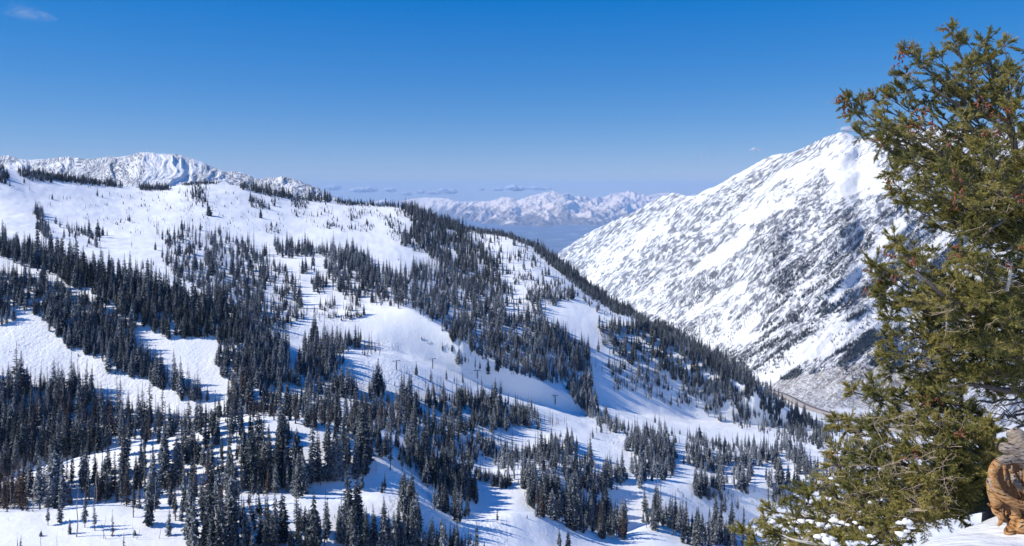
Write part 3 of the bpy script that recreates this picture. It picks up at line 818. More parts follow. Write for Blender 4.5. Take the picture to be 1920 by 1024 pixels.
stand('scattered under the right skyline', '1125,600,1190,615,1260,655,1330,690,1400,745,1380,765,1280,720,1200,690,1135,655', 24, .42, 'ssst')
stand('on the broken right slope', '1130,692,1180,672,1260,690,1330,705,1400,745,1400,790,1360,792,1280,765,1200,745,1140,725', 26, .34, 'sstt')
stand('at the right edge of the open slope', '1380,760,1440,790,1500,825,1490,835,1440,815,1380,800', 22, .45, 'sstt')
stand('on the lower left of the descending piste', '870,742,940,752,1000,778,1012,802,960,806,900,802', 34, .75)
stand('in the thin row by the lower piste', '1000,785,1062,795,1060,812,1000,806', 22, .35, 'tttt')
stand('in the central valley forest', '893,825,960,842,1000,850,1060,842,1110,868,1122,930,1062,940,985,926,960,895,900,855', 40, .70, 'sssst')
stand('in the sparse strip left of the valley forest', '1040,820,1075,830,1085,850,1040,845', 30, .7)
stand('in the stand right of the valley forest', '1125,880,1185,885,1192,915,1130,922', 52, .75)
stand('above the small side valley', '1175,818,1220,815,1262,835,1262,868,1215,862,1178,845', 36, .85)
stand('in the stand beside the lower piste', '1190,862,1265,860,1262,900,1195,900', 42, .7)
stand('in the dark valley-bottom row', '992,935,1060,948,1110,965,1160,985,1188,1014,1140,1008,1090,1000,1050,984,1000,962', 54, .95, 'ssssb')
stand('on the small white mound', '1125,965,1162,965,1162,985,1128,985', 58, .7)
stand('in the tall clump by the white mound', '1200,960,1272,962,1275,996,1205,990', 66, .75)
stand('in the bottom right forest', '1275,985,1330,990,1400,1000,1410,1030,1280,1030', 62, .7, 'sssb')
stand('in the stand right of the lower piste', '1290,842,1340,850,1395,862,1392,892,1340,890,1292,872', 34, .8)
stand('in the short stand under it', '1305,905,1345,905,1345,936,1306,934', 44, .8)
stand('among the thin trees by the mound', '1345,900,1378,905,1372,935,1348,935', 34, .3, 'sttt')
stand('in the right valley clump', '1378,880,1405,880,1405,925,1382,925', 56, .7)
stand('in the forest above the right knolls', '1400,838,1500,842,1505,866,1400,872', 30, .8)
stand('beside the big fir', '1488,870,1562,878,1565,925,1492,915', 44, .55, 'ssst')
stand('on the right knolls', '1438,900,1486,905,1490,955,1442,950', 50, .5, 'sst')
stand('below the road', '1445,778,1520,790,1570,810,1570,845,1500,835,1450,805', 22, .5)
stand('behind the lower fir boughs', '1570,830,1760,850,1800,960,1570,960', 44, .3)
stand('left of the valley mound', '1120,800,1200,812,1290,818,1290,835,1200,830,1120,812', 22, .20, 'sstt')
stand('in the stand at the foot of the open slope', '1290,822,1400,838,1400,850,1290,842', 24, .5)

SINGLES = [(18,350,18,'s'),(45,343,14,'s'),(56,358,14,'s'),(98,374,15,'s'),(92,374,10,'s'),(119,374,13,'s'),(125,376,12,'s'),(183,368,24,'s'),(192,370,9,'s'),(170,353,13,'s'),(152,348,18,'s'),(243,416,18,'s'),(240,414,12,'s'),
 (272,387,10,'s'),(283,420,12,'s'),(297,425,18,'s'),(313,386,9,'s'),(231,383,9,'s'),(193,442,24,'s'),(201,443,19,'s'),(188,446,12,'s'),(247,465,22,'s'),(268,505,26,'s'),(392,405,20,'y'),(380,389,20,'s'),(488,409,19,'y'),(166,352,8,'s'),
 (791,638,14,'s'),(796,638,9,'t'),(736,655,14,'t'),(741,656,10,'t'),(747,657,15,'t'),(830,658,26,'s'),(840,657,14,'t'),(847,659,18,'s'),(860,682,38,'s'),(866,684,36,'s'),(872,680,30,'s'),(878,682,26,'t'),(891,692,30,'s'),(900,692,22,'s'),(915,701,40,'s'),
 (781,703,30,'s'),(778,702,18,'s'),(798,698,9,'t'),(808,716,34,'s'),(837,713,29,'s'),(852,718,24,'s'),(857,719,24,'s'),(868,719,28,'s'),(772,721,24,'s'),(740,724,13,'s'),(877,733,22,'t'),(884,743,16,'s'),(907,741,20,'s'),(939,738,32,'s'),(798,729,34,'t'),(803,732,20,'t'),(813,738,28,'s'),(833,758,36,'s'),
 (678,920,36,'s'),(721,923,42,'s'),(716,924,26,'s'),(716,862,40,'s'),(732,882,96,'s'),(697,832,36,'s'),(932,981,30,'s'),(1111,822,26,'s'),(1107,819,16,'s'),(950,985,18,'t'),(613,1015,84,'s'),(600,1002,30,'s'),(655,988,82,'s'),(682,1024,84,'s'),(700,1028,84,'s'),(720,1034,76,'s'),(738,1034,80,'s'),(758,1035,72,'s'),(774,1018,104,'s'),(776,960,66,'s'),
 (760,938,50,'s'),(750,932,40,'s'),(809,1034,60,'s'),(840,1038,40,'s'),(864,1036,36,'s'),(1027,1006,14,'t'),(1050,1030,46,'s'),(1066,1034,42,'s'),(908,1030,14,'s'),
 (90,985,44,'s'),(112,981,62,'s'),(131,1001,30,'s'),(159,989,68,'s'),(178,995,62,'s'),(211,1005,50,'b'),(232,1036,46,'b'),(280,985,86,'s'),(316,1004,52,'s'),(250,970,50,'t'),(38,1030,30,'b'),(33,1030,26,'b'),(205,888,60,'s'),(197,885,30,'s'),(234,890,80,'s'),(105,930,118,'s'),(113,935,90,'s'),
 (168,862,12,'s'),(183,870,14,'t'),(343,872,70,'s'),(430,892,90,'s'),(433,890,60,'s'),(370,868,55,'s'),(355,863,48,'s'),(1461,905,50,'y'),(1455,880,26,'y'),(1290,862,10,'t'),(1262,1004,62,'s'),(1330,1004,55,'s'),(1358,960,52,'s'),(1384,955,40,'s'),(1108,690,12,'s'),(1122,660,36,'s'),(1152,690,30,'s'),(1117,688,22,'t'),
 (1125,800,40,'s'),(1102,668,50,'s'),(1134,649,36,'s'),(1228,793,22,'s'),(1236,806,40,'s'),(1267,830,20,'s'),(1176,818,16,'s')]

pts = []       # (u, v, y, x, z, height m, kind, stand name)
occ = {}
def accept(u, v, h, dens):
    cell = 16
    dmin = 0.115 * h / max(dens, 0.12) ** 0.5 * (0.8 if dens > .8 else 1.0)
    cu, cv_ = int(u // cell), int(v // cell)
    for a in range(cu - 1, cu + 2):
        for b in range(cv_ - 1, cv_ + 2):
            for (pu, pv, ph) in occ.get((a, b), ()):
                if ((pu - u) ** 2 + (1.7 * (pv - v)) ** 2) < min(dmin, 15) ** 2: return False
    occ.setdefault((cu, cv_), []).append((u, v, h)); return True
R1 = random.Random(3)
KN = {'s': 'spruce', 't': 'thin', 'b': 'brown', 'y': 'bushy'}
def put(u, v, h, k, name):
    q = A.at(u, v)
    if q is None: return
    kn = KN[k]
    if q[1] > 385 and kn == 'spruce' and not ('skyline' in name or 'dark' in name or 'crest band' in name or 'skyline' in name): kn = 'frosted'; h *= 0.86  # beyond this distance spruces switch to the rimed, haze-tinted copy
    pts.append((u, v, q[1], q[0], q[2], h * q[1] / F, kn, name))
for (u, v, h, k) in SINGLES:
    accept(u, v, h, 1); put(u, v, h, k, 'single')
for (name, poly, h, dens, mix, jit) in ST:
    us = [p[0] for p in poly]; vs = [p[1] for p in poly]
    bbox = (max(us) - min(us)) * (max(vs) - min(vs))
    hmul = 1.0
    n = int(bbox * dens * 26.0 / h ** 1.55) + 4
    for _ in range(n):
        u = R1.uniform(min(us), max(us)); v = R1.uniform(min(vs), max(vs))
        if not in_poly(np.array(u), np.array(v), poly): continue
        u += R1.gauss(0, min(0.16 * h, 5)); v += R1.gauss(0, min(0.09 * h, 3))
        # natural gaps inside a stand
        if dens < 0.85 and float(perlin(u / 26.0, v / 17.0, 5)) < (0.03 - dens * 0.38): continue
        hh = h * math.exp(R1.gauss(-0.08, jit))
        hh = min(hh, h * 1.45)
        if R1.random() < 0.16: hh *= 0.45
        if accept(u, v, hh, dens): put(u, v, hh, R1.choice(mix), name)
# young trees sprinkled over the open snow
for _ in range(1500):
    u = R1.uniform(-40, 1560); v = R1.uniform(340, 1010)
    q = A.at(u, v)
    if q is None: continue
    if float(perlin(u / 60.0, v / 40.0, 15)) < 0.12: continue
    hh = R1.uniform(3, 7) * 420 / q[1] if q[1] < 900 else R1.uniform(2, 4)
    if accept(u, v, hh, 1): put(u, v, hh, R1.choice('stty'), 'young')
print('trees', len(pts))

def join_variant(name, crown, trunk):
    """one mesh with both materials, for the far trees"""
    cv = np.array([v.co[:] for v in crown.vertices]); cf = [tuple(p.vertices) for p in crown.polygons]
    tv = np.array([v.co[:] for v in trunk.vertices]); tf = [tuple(p.vertices) for p in trunk.polygons]
    V = np.concatenate([cv, tv]); fs = cf + [tuple(i + len(cv) for i in f) for f in tf]
    me = mesh_arrays(name, V, np.concatenate([np.array(f) for f in fs]), np.array([len(f) for f in fs]))
    me.materials.append(crown.materials[0]); me.materials.append(trunk.materials[0])
    mi = np.zeros(len(fs), np.int32); mi[len(cf):] = 1
    me.polygons.foreach_set('material_index', mi)
    return me

def make_variants(colname, meshes):
    c = bpy.data.collections.new(colname)
    for k, me in enumerate(meshes):
        o = bpy.data.objects.new('%s_variant_%02d' % (colname, k), me); c.objects.link(o)
    return c

def scatter(name, pos, scl, rot, idx, coll):
    """one object whose points carry copies of the collection's trees"""
    me = bpy.data.meshes.new(name)
    me.vertices.add(len(pos)); me.vertices.foreach_set('co', np.asarray(pos, np.float32).ravel())
    for nm, typ, arr in (('tree_scale', 'FLOAT_VECTOR', scl), ('tree_rot', 'FLOAT_VECTOR', rot)):
        at = me.attributes.new(nm, typ, 'POINT'); at.data.foreach_set('vector', np.asarray(arr, np.float32).ravel())
    at = me.attributes.new('tree_kind', 'INT', 'POINT'); at.data.foreach_set('value', np.asarray(idx, np.int32))
    o = add(name, me)
    ng = bpy.data.node_groups.new(name + '_scatter', 'GeometryNodeTree')
    ng.interface.new_socket('Geometry', in_out='INPUT', socket_type='NodeSocketGeometry')
    ng.interface.new_socket('Geometry', in_out='OUTPUT', socket_type='NodeSocketGeometry')
    N = ng.nodes; L = ng.links
    gi = N.new('NodeGroupInput'); go = N.new('NodeGroupOutput')
    ci = N.new('GeometryNodeCollectionInfo'); ci.inputs['Collection'].default_value = coll
    ci.inputs['Separate Children'].default_value = True; ci.inputs['Reset Children'].default_value = True
    ip = N.new('GeometryNodeInstanceOnPoints'); ip.inputs['Pick Instance'].default_value = True
    def named(nm, dt):
        a = N.new('GeometryNodeInputNamedAttribute'); a.data_type = dt; a.inputs['Name'].default_value = nm
        return a.outputs['Attribute']
    L.new(gi.outputs[0], ip.inputs['Points']); L.new(ci.outputs[0], ip.inputs['Instance'])
    L.new(named('tree_kind', 'INT'), ip.inputs['Instance Index'])
    e2r = N.new('FunctionNodeEulerToRotation'); L.new(named('tree_rot', 'FLOAT_VECTOR'), e2r.inputs[0])
    L.new(e2r.outputs[0], ip.inputs['Rotation']); L.new(named('tree_scale', 'FLOAT_VECTOR'), ip.inputs['Scale'])
    L.new(ip.outputs[0], go.inputs[0])
    md = o.modifiers.new('scatter', 'NODES'); md.node_group = ng
    return o

ORD = ['leftmost', 'second', 'third', 'fourth', 'fifth', 'sixth', 'seventh', 'eighth', 'ninth', 'tenth', 'eleventh', 'twelfth', 'thirteenth', 'fourteenth']
def ordinal(k, n):
    if n == 1: return 'lone '
    if k == 0: return 'leftmost '
    if k == n - 1: return 'rightmost '
    return ORD[k] + '-from-left '
def hpx(p): return p[5] * F / p[2]
cand = [k for k, p in enumerate(pts) if -10 < p[0] < 1570 and p[1] < 1040]
cand.sort(key=lambda k: -(min(hpx(pts[k]), pts[k][1] * 10) * (1.25 if pts[k][7] == 'single' else 1.0)))
near = set(cand[:296])
bystand = {}
for k in near: bystand.setdefault(pts[k][7], []).append(k)
SITE = [('0,950,330,960,330,1060,-20,1060', 'on the open snow at the bottom left'), ('580,940,920,940,920,1060,580,1060', 'rising from the bottom edge of the frame'),
        ('700,820,800,820,800,1000,700,1000', 'on the run below the dark middle row'), ('160,850,560,850,560,960,160,960', 'by the sunlit knoll'),
        ('730,620,960,620,960,780,730,780', 'on the piste beside the lift towers'), ('1080,600,1300,600,1300,860,1080,860', 'along the lower piste'), ('-20,320,500,320,500,520,-20,520', 'alone in the bowl'),
        ('1200,860,1560,860,1560,1060,1200,1060', 'on the bottom right knolls'), ('-20,850,160,850,160,960,-20,960', 'in front of the brown stand at the left edge')]
labels = {}
used = set()
for name, ks in bystand.items():
    groups = {}
    if name in ('single', 'young'):
        for k in ks:
            s = 'on the open snow'
            for poly, txt in SITE:
                if in_poly(np.array(pts[k][0]), np.array(pts[k][1]), P(poly)): s = txt; break
            groups.setdefault(s, []).append(k)
    else:
        groups[name] = ks
    for s, kk in groups.items():
        rows = [('', kk)]
        if len(kk) > 10:
            kk = sorted(kk, key=lambda k: -pts[k][1]); m = math.ceil(len(kk) / 13)
            rn = {2: ['front row ', 'back row '], 3: ['front row ', 'middle row ', 'back row ']}.get(m, ['front row ', 'second row ', 'third row ', 'fourth row ', 'fifth row ', 'sixth row ', 'seventh row ', 'eighth row ', 'back row '])
            rows = [(rn[min(i, len(rn) - 1)], kk[i * len(kk) // m:(i + 1) * len(kk) // m]) for i in range(m)]
        for rname, rk in rows:
            rk = sorted(rk, key=lambda k: pts[k][0])
            for i, k in enumerate(rk):
                h = hpx(pts[k]); kd = pts[k][6]
                look = {'spruce': 'frosted conifer', 'frosted': 'frosted conifer', 'thin': 'thin conifer', 'brown': 'brown conifer', 'bushy': 'bushy conifer'}[kd]
                size = 'very tall ' if h > 85 else 'tall ' if h > 62 else 'medium ' if h > 40 else 'small '
                where = s.replace('in the ', 'in the ' + rname + 'of the ', 1) if rname and s.startswith('in the ') else (rname + s)
                lab = (ordinal(i, len(rk)) + size + look + ' ' + where).strip()
                if lab in used: lab = lab.replace(look, 'narrow ' + look)
                if len(lab.split()) > 16: lab = lab.replace(' the ', ' ')
                if len(lab.split()) > 16: lab = lab.replace(size, '')
                used.add(lab); labels[k] = lab

vid = {}
allv = []
for kd, lst in KINDS.items():
    vid[kd] = list(range(len(allv), len(allv) + len(lst)))
    for c_, t_ in lst: allv.append(join_variant('conifer', c_, t_))
conifer_coll = make_variants('conifer', allv)
R2 = random.Random(9)
sp, ss, sr, si = [], [], [], []
n_near = 0
for k, p in enumerate(pts):
    u, v, y, x, z, h, kd, nm = p
    wd = h * R2.uniform(0.85, 1.2)
    if kd in ('spruce',): wd *= (1.25 if h < 9 else 1.0)
    rz = R2.uniform(0, 6.28); lx, ly = R2.gauss(0, 0.022), R2.gauss(0, 0.022)
    z -= 0.01 * h
    if k in near:
        cm, tm = KINDS[kd][R2.randrange(len(KINDS[kd]))]
        root = empty('conifer_tree', (x, y, z)); root.scale = (wd, wd, h); root.rotation_euler = (lx, ly, rz)
        prop(root, labels[k], 'conifer tree', 'conifers on the ski slopes')
        a = add('trunk', tm, None, root); b = add('crown', cm, None, root)
        n_near += 1
    else:
        sp.append((x, y, z)); ss.append((wd, wd, h)); sr.append((lx, ly, rz)); si.append(R2.choice(vid[kd]))
forest = scatter('conifer_forest', sp, ss, sr, si, conifer_coll)
prop(forest, 'frosted conifer forest covering the ski slopes', kind='stuff')

# ---- small trees of the mountain side
far_meshes = []
for sd, spr in ((51, 0.2), (52, 0.25), (53, 0.16)):
    V, Fc = conifer_arrays(seed=sd, spread=spr, levels=12, per=6, pointy=1.4)
    me = mesh_arrays('far_conifer', V, Fc.ravel(), np.full(len(Fc), 3)); me.materials.append(M_con_far); far_meshes.append(me)
far_coll = make_variants('far_conifer', far_meshes)
LINES = [(1437, 690, 1531, 605, 9, 90), (1531, 605, 1625, 543, 8, 90), (1455, 622, 1500, 590, 9, 60), (1500, 590, 1560, 543, 8, 60), (1385, 676, 1440, 656, 8, 30), (1410, 702, 1485, 674, 8, 60),
         (1575, 705, 1650, 672, 9, 50), (1612, 645, 1625, 635, 8, 16), (1615, 788, 1665, 780, 7, 30), (1325, 650, 1350, 610, 9, 40), (1345, 655, 1392, 600, 12, 80), (1385, 620, 1400, 600, 6, 12),
         (1520, 391, 1560, 376, 2, 28), (1560, 377, 1598, 369, 2, 24), (1596, 370, 1656, 341, 2, 34), (1405, 413, 1475, 369, 2.5, 44), (1473, 370, 1545, 318, 2.5, 36), (1250, 432, 1410, 332, 3.5, 80),
         (1318, 528, 1390, 476, 3, 50), (1537, 472, 1592, 434, 3, 44), (1500, 500, 1540, 470, 3, 24), (1545, 490, 1635, 440, 16, 60), (1560, 470, 1620, 500, 10, 20), (1400, 580, 1480, 520, 6, 60), (1480, 520, 1560, 480, 8, 60),
         (1270, 520, 1330, 470, 5, 50), (1170, 500, 1290, 420, 6, 70), (1120, 520, 1240, 450, 6, 70), (1200, 560, 1300, 500, 8, 60), (1260, 600, 1340, 560, 8, 40), (1590, 560, 1680, 500, 8, 60),
         (1640, 600, 1720, 540, 10, 50), (1300, 440, 1380, 390, 5, 40), (1620, 690, 1700, 650, 10, 60), (1560, 640, 1640, 590, 10, 40), (1290, 640, 1335, 668, 6, 50), (1330, 668, 1400, 705, 6, 60), (1080, 500, 1250, 375, 3, 90), (1140, 560, 1330, 400, 3, 90), (1200, 590, 1450, 400, 3, 110), (1350, 560, 1500, 440, 3, 60), (1420, 470, 1560, 390, 3, 60), (1380, 620, 1640, 430, 4, 110), (1480, 640, 1700, 480, 4, 90), (1160, 540, 1260, 470, 5, 60), (1600, 440, 1700, 380, 5, 60), (1500, 360, 1640, 280, 3, 40), (1400, 708, 1440, 722, 4, 20)]
fp = []
for (a, b, c, d, w, n) in LINES:
    for _ in range(int(n * 1.25)):
        t = R2.random(); u = a + (c - a) * t + R2.gauss(0, w * 0.6); v = b + (d - b) * t + R2.gauss(0, w * 0.75)
        fp.append((u, v))
tries = 0
while tries < 150000:
    tries += 1
    u = R2.uniform(1050, 1800); v = R2.uniform(280, 780)
    c = int(round((u - UB[0]) / 3.0))
    if v < gcv[c] + 8 or v > g1v[c] - 3: continue
    t = (v - gcv[c]) / (g1v[c] - gcv[c])
    pp = v + 0.8 * u; qq = 0.78 * u - 0.62 * v
    dn = float(perlin(pp / 16.0, qq / 90.0, 31)) + 0.6 * float(perlin(u / 60.0, v / 60.0, 32))
    if dn < 0.10 - 0.10 * min(t, .8): continue
    j = int(np.searchsorted(-B.top[:, c], -v))
    if 0 < j < B.Y.shape[0] and rocky[j, c] < 0.34: continue
    if R2.random() < 0.85: fp.append((u, v))
for _ in range(2600):
    u = R2.uniform(1055, 1780); c = int(round((u - UB[0]) / 3.0)); v = gcv[c] + (g1v[c] - gcv[c]) * R2.uniform(0.08, 0.95)
    j = int(np.searchsorted(-B.top[:, c], -v))
    if 0 < j < B.Y.shape[0] and rocky[j, c] > 0.30: fp.append((u, v))
fpos, fscl, frot, fidx = [], [], [], []
for (u, v) in fp:
    q = B.at(u, v)
    if q is None: continue
    c = int(round((u - UB[0]) / 3.0)); t = (v - gcv[c]) / max(g1v[c] - gcv[c], 5)
    h = R2.uniform(7, 17) * (0.55 + 0.5 * min(max(t, 0), 1)) * (1 + 0.15 * (q[1] > 4000))
    w = h * R2.uniform(0.9, 1.4)
    fpos.append((q[0], q[1], q[2] - 0.03 * h)); fscl.append((w, w, h)); frot.append((0, 0, R2.uniform(0, 6.28))); fidx.append(R2.randrange(3))
mt = scatter('mountain_forest', fpos, fscl, frot, fidx, far_coll)
prop(mt, 'scattered dark conifers in lines up the mountain side', kind='stuff')

# ---- leafless aspens on the canyon floor
def aspen_mesh(seed):
    r = np.random.default_rng(seed); paths = [([(0, 0, -0.03), (0.01, 0, 0.5), (0.0, 0.01, 1.0)], [0.016, 0.011, 0.003])]
    for k in range(11):
        z = r.uniform(0.3, 0.9); a = r.uniform(0, 6.28); L = 0.26 * (1.2 - z)
        paths.append(([(0, 0, z), (L * math.cos(a), L * math.sin(a), z + L * 1.1)], [0.007, 0.002]))
    me = tube_mesh('aspen', paths, 3, False); me.materials.append(M_aspen); return me
asp_coll = make_variants('aspen', [aspen_mesh(k) for k in (61, 62, 63)])
apos, ascl, arot, aidx = [], [], [], []
APOLY = P('1440,722,1500,706,1560,690,1620,682,1700,690,1760,705,1760,785,1660,772,1600,764,1540,768,1500,740')
for _ in range(2600):
    u = R2.uniform(1440, 1760); v = R2.uniform(680, 790)
    if not in_poly(np.array(u), np.array(v), APOLY): continue
    q = B.at(u, v)
    if q is None: continue
    h = R2.uniform(6, 11)
    apos.append(q); ascl.append((h, h, h)); arot.append((0, 0, R2.uniform(0, 6.28))); aidx.append(R2.randrange(3))
asp = scatter('aspen_grove', apos, ascl, arot, aidx, asp_coll)
prop(asp, 'leafless grey-brown aspens above the canyon road', kind='stuff')
print('near', n_near, 'forest', len(sp), 'mountain', len(fpos), 'aspen', len(apos))

# ------------------------------------------------------------------ near snow bank
gx = np.linspace(-7, 15, 260); gy = np.linspace(-4, 26, 300)
X, Y = np.meshgrid(gx, gy)
def bank_z(x, y):
    e = (y - 5.43) - 0.76 * (x - 2.79)
    sp_ = np.where(e > 4, e, np.log1p(np.exp(np.clip(e, -30, 4) / 0.18)) * 0.18)
    return -1.66 - 0.155 * y - 0.85 * sp_ + 0.05 * fbm(np.asarray(x) / 1.3, np.asarray(y) / 1.3, 3, 4) + 0.012 * fbm(np.asarray(x) * 3 - np.asarray(y), np.asarray(y) * 2.5, 2, 6)
bank = add('snow_bank', grid_mesh('snow_bank', X, Y, bank_z(X, Y)), M_bank)
prop(bank, 'wind-packed snow bank at the viewer\'s feet', kind='structure')

# ------------------------------------------------------------------ the near fir and the low fir beneath it
M_need = mat_needles()
M_limb = mat_bark('fir_limb_bark', (0.11, 0.085, 0.075), (0.22, 0.185, 0.16), 30.0)
M_deadtwig = mat_bark('dead_twig_wood', (0.36, 0.27, 0.18), (0.58, 0.47, 0.34), 30.0)
M_pale = mat_bark('bleached_branch', (0.42, 0.38, 0.33), (0.62, 0.58, 0.52), 20.0)
M_cone = plain('fir_cone_scales', (0.19, 0.065, 0.033), 0.6, 0.3, 0.4, 40.0)
M_clump = plain('clinging_snow', (0.86, 0.88, 0.92), 0.7, 0.2, 0.03, 10.0)

def bez(a, b, c, n):
    t = np.linspace(0, 1, n)[:, None]
    return (1 - t) ** 2 * a + 2 * t * (1 - t) * b + t * t * c
def unit(a): return a / (np.linalg.norm(a) + 1e-9)

def needles_mesh(name, S, E, L, K, seed, nl=0.027, w=0.0026):
    """S starts, E directions, L lengths of shoots: each shoot is clothed in K flat needles"""
    r = np.random.default_rng(seed); n = len(S)
    E = E / np.linalg.norm(E, axis=1, keepdims=True)
    ref = np.where(np.abs(E[:, 2:3]) < 0.9, np.array([[0, 0, 1.0]]), np.array([[1.0, 0, 0]]))
    a = np.cross(E, ref); a /= np.linalg.norm(a, axis=1, keepdims=True); b = np.cross(a, E)
    t = (np.arange(K)[None, :] + r.uniform(0, 1, (n, K))) / K
    ph = r.uniform(0, 2 * np.pi, (n, K))
    tilt = r.uniform(0.55, 1.15, (n, K)) * (1 - 0.45 * t ** 3)
    base = S[:, None, :] + E[:, None, :] * (L[:, None, None] * t[..., None])
    rad = a[:, None, :] * np.cos(ph)[..., None] + b[:, None, :] * np.sin(ph)[..., None]
    d = E[:, None, :] * np.cos(tilt)[..., None] + rad * np.sin(tilt)[..., None]
    d[..., 2] += 0.15
    d /= np.linalg.norm(d, axis=-1, keepdims=True)
    ln = nl * r.uniform(0.7, 1.15, (n, K))
    side = np.cross(d, rad + r.normal(0, 0.5, d.shape)); side /= (np.linalg.norm(side, axis=-1, keepdims=True) + 1e-9)
    p0 = base - side * w; p1 = base + side * w; p2 = base + d * ln[..., None]
    V = np.stack([p0, p1, p2], 2).reshape(-1, 3)
    return mesh_arrays(name, V, np.arange(len(V)), np.full(len(V) // 3, 3))

class Fir:
    def __init__(self, seed):
        self.r = np.random.default_rng(seed); self.S = []; self.E = []; self.L = []; self.limbs = []; self.dead = []
    def shoot(self, p, d, l): self.S.append(p); self.E.append(d); self.L.append(l)
    def bough(self, a, c, lift=0.1, r0=0.02, dens=1.0, start=0.25, seclen=0.34, green=1.0, wob=0.03):
        r = self.r
        L = np.linalg.norm(c - a); mid = (a + c) / 2 + np.array([r.normal(0, .06), r.normal(0, .08), lift * L + r.normal(0, 0.04)])
        n = max(6, int(L / 0.09)); P_ = bez(a, mid, c, n)
        P_[1:-1] += r.normal(0, wob * 0.4, (n - 2, 3))
        paths = [(P_, np.linspace(r0, 0.004, n))]
        T = np.gradient(P_, axis=0)
        m = max(3, int(L * (1 - start) / 0.075 * dens))
        for k in range(m):
            t = start + (1 - start) * (k + r.random()) / m
            i = min(n - 1, int(t * (n - 1))); p = P_[i] + (P_[min(n - 1, i + 1)] - P_[i]) * (t * (n - 1) - i)
            tg = unit(T[i]); sd = unit(np.cross(tg, np.array([0, 0, 1.0])))
            s = 1 if k % 2 else -1
            ang = r.uniform(0.5, 1.1)
            up = r.normal(0.15, 0.5)
            d = unit(tg * math.cos(ang) + sd * s * math.sin(ang) + np.array([0, 0, up]))
            l = seclen * (0.28 + 0.72 * (1 - t) ** 0.6) * r.uniform(0.45, 1.15)
            if t > 0.93: d = unit(tg + r.normal(0, 0.3, 3)); l = 0.12
            q = bez(p, p + d * l * 0.5 + np.array([0, 0, 0.02]), p + d * l + np.array([0, 0, r.normal(0, 0.03)]), 5)
            paths.append((q, np.linspace(0.0065, 0.0022, 5)))
            if r.random() > green:
                continue
            ns = max(4, int(l / 0.0165))
            D_ = unit(q[-1] - q[0]); sd2 = unit(np.cross(D_, np.array([0, 0, 1.0]) + r.normal(0, 0.25, 3)))
            for j in range(ns):
                tt = 0.18 + 0.82 * (j + r.random()) / ns
                pp = q[0] + (q[-1] - q[0]) * tt + np.array([0, 0, 0.02 * 4 * tt * (1 - tt)])
                sg = 1 if j % 2 else -1
                an = r.uniform(0.45, 1.0)
                dd = D_ * math.cos(an) + sd2 * sg * math.sin(an) + np.array([0, 0, r.normal(0.12, 0.28)])
                self.shoot(pp, dd, r.uniform(0.035, 0.085) * (1.1 - 0.3 * tt))
            self.shoot(q[-1], D_ + np.array([0, 0, 0.1]), 0.07)
            if l > 0.12: self.shoot(q[2], D_, l * 0.45)
        self.limbs.append(paths)
        if green > 0.5:
            self.puff(P_[-1], T[-1], r.uniform(0.10, 0.17), 9)
            for k in range(int(L * 1.2 * green)):
                t = r.uniform(0.4, 0.95); self.puff(P_[int(t * (n - 1))] + r.normal(0, 0.09, 3), unit(T[-1] + r.normal(0, 0.7, 3)), r.uniform(0.08, 0.15), 7)
        return P_
    def puff(self, c, d, R_, n):
        r = self.r; paths = []
        for k in range(n):
            dd = unit(unit(d) * r.uniform(0.1, 1.0) + r.normal(0, 0.75, 3) + np.array([0, 0, 0.15])); l = R_ * r.uniform(0.6, 1.15)
            q = np.array([c, c + dd * l * 0.5, c + dd * l]); paths.append((q, np.array([0.005, 0.003, 0.0015])))
            for j in range(max(3, int(l / 0.015))):
                tt = 0.25 + 0.75 * r.random(); self.shoot(c + dd * l * tt, dd + r.normal(0, 0.45, 3), r.uniform(0.03, 0.06))
            self.shoot(q[1], dd, l * 0.5); self.shoot(q[2], dd, 0.05)
        self.limbs[-1].extend(paths)
    def twigs(self, p, d, l, nb=5, r0=0.004):
        r = self.r
        q = [p]; cur = unit(d)
        for k in range(6):
            cur = unit(cur + r.normal(0, 0.28, 3)); q.append(q[-1] + cur * l / 6)
        self.dead.append((np.array(q), np.linspace(r0, 0.0012, 7)))
        for k in range(nb):
            i = r.integers(1, 6); dd = unit(cur + r.normal(0, 0.8, 3)); b = l * r.uniform(0.15, 0.4)
            self.dead.append((np.array([q[i], q[i] + dd * b * 0.5 + r.normal(0, 0.01, 3), q[i] + dd * b]), np.array([r0 * 0.6, r0 * 0.4, 0.001])))

fir = Fir(101)
TB = np.array([6.40, 8.7, -3.7])
def trunk_at(z):
    f = (z + 3.7) / 5.6
    return np.array([6.40 - 0.85 * f + 0.05 * math.sin(f * 6), 8.7 - 0.1 * f, z])
tz = np.linspace(-3.7, 0.95, 22)
trunk_pts = np.array([trunk_at(z) for z in tz])
tr_o = None
def ztr(v): return -(v - V0) / F * 8.65
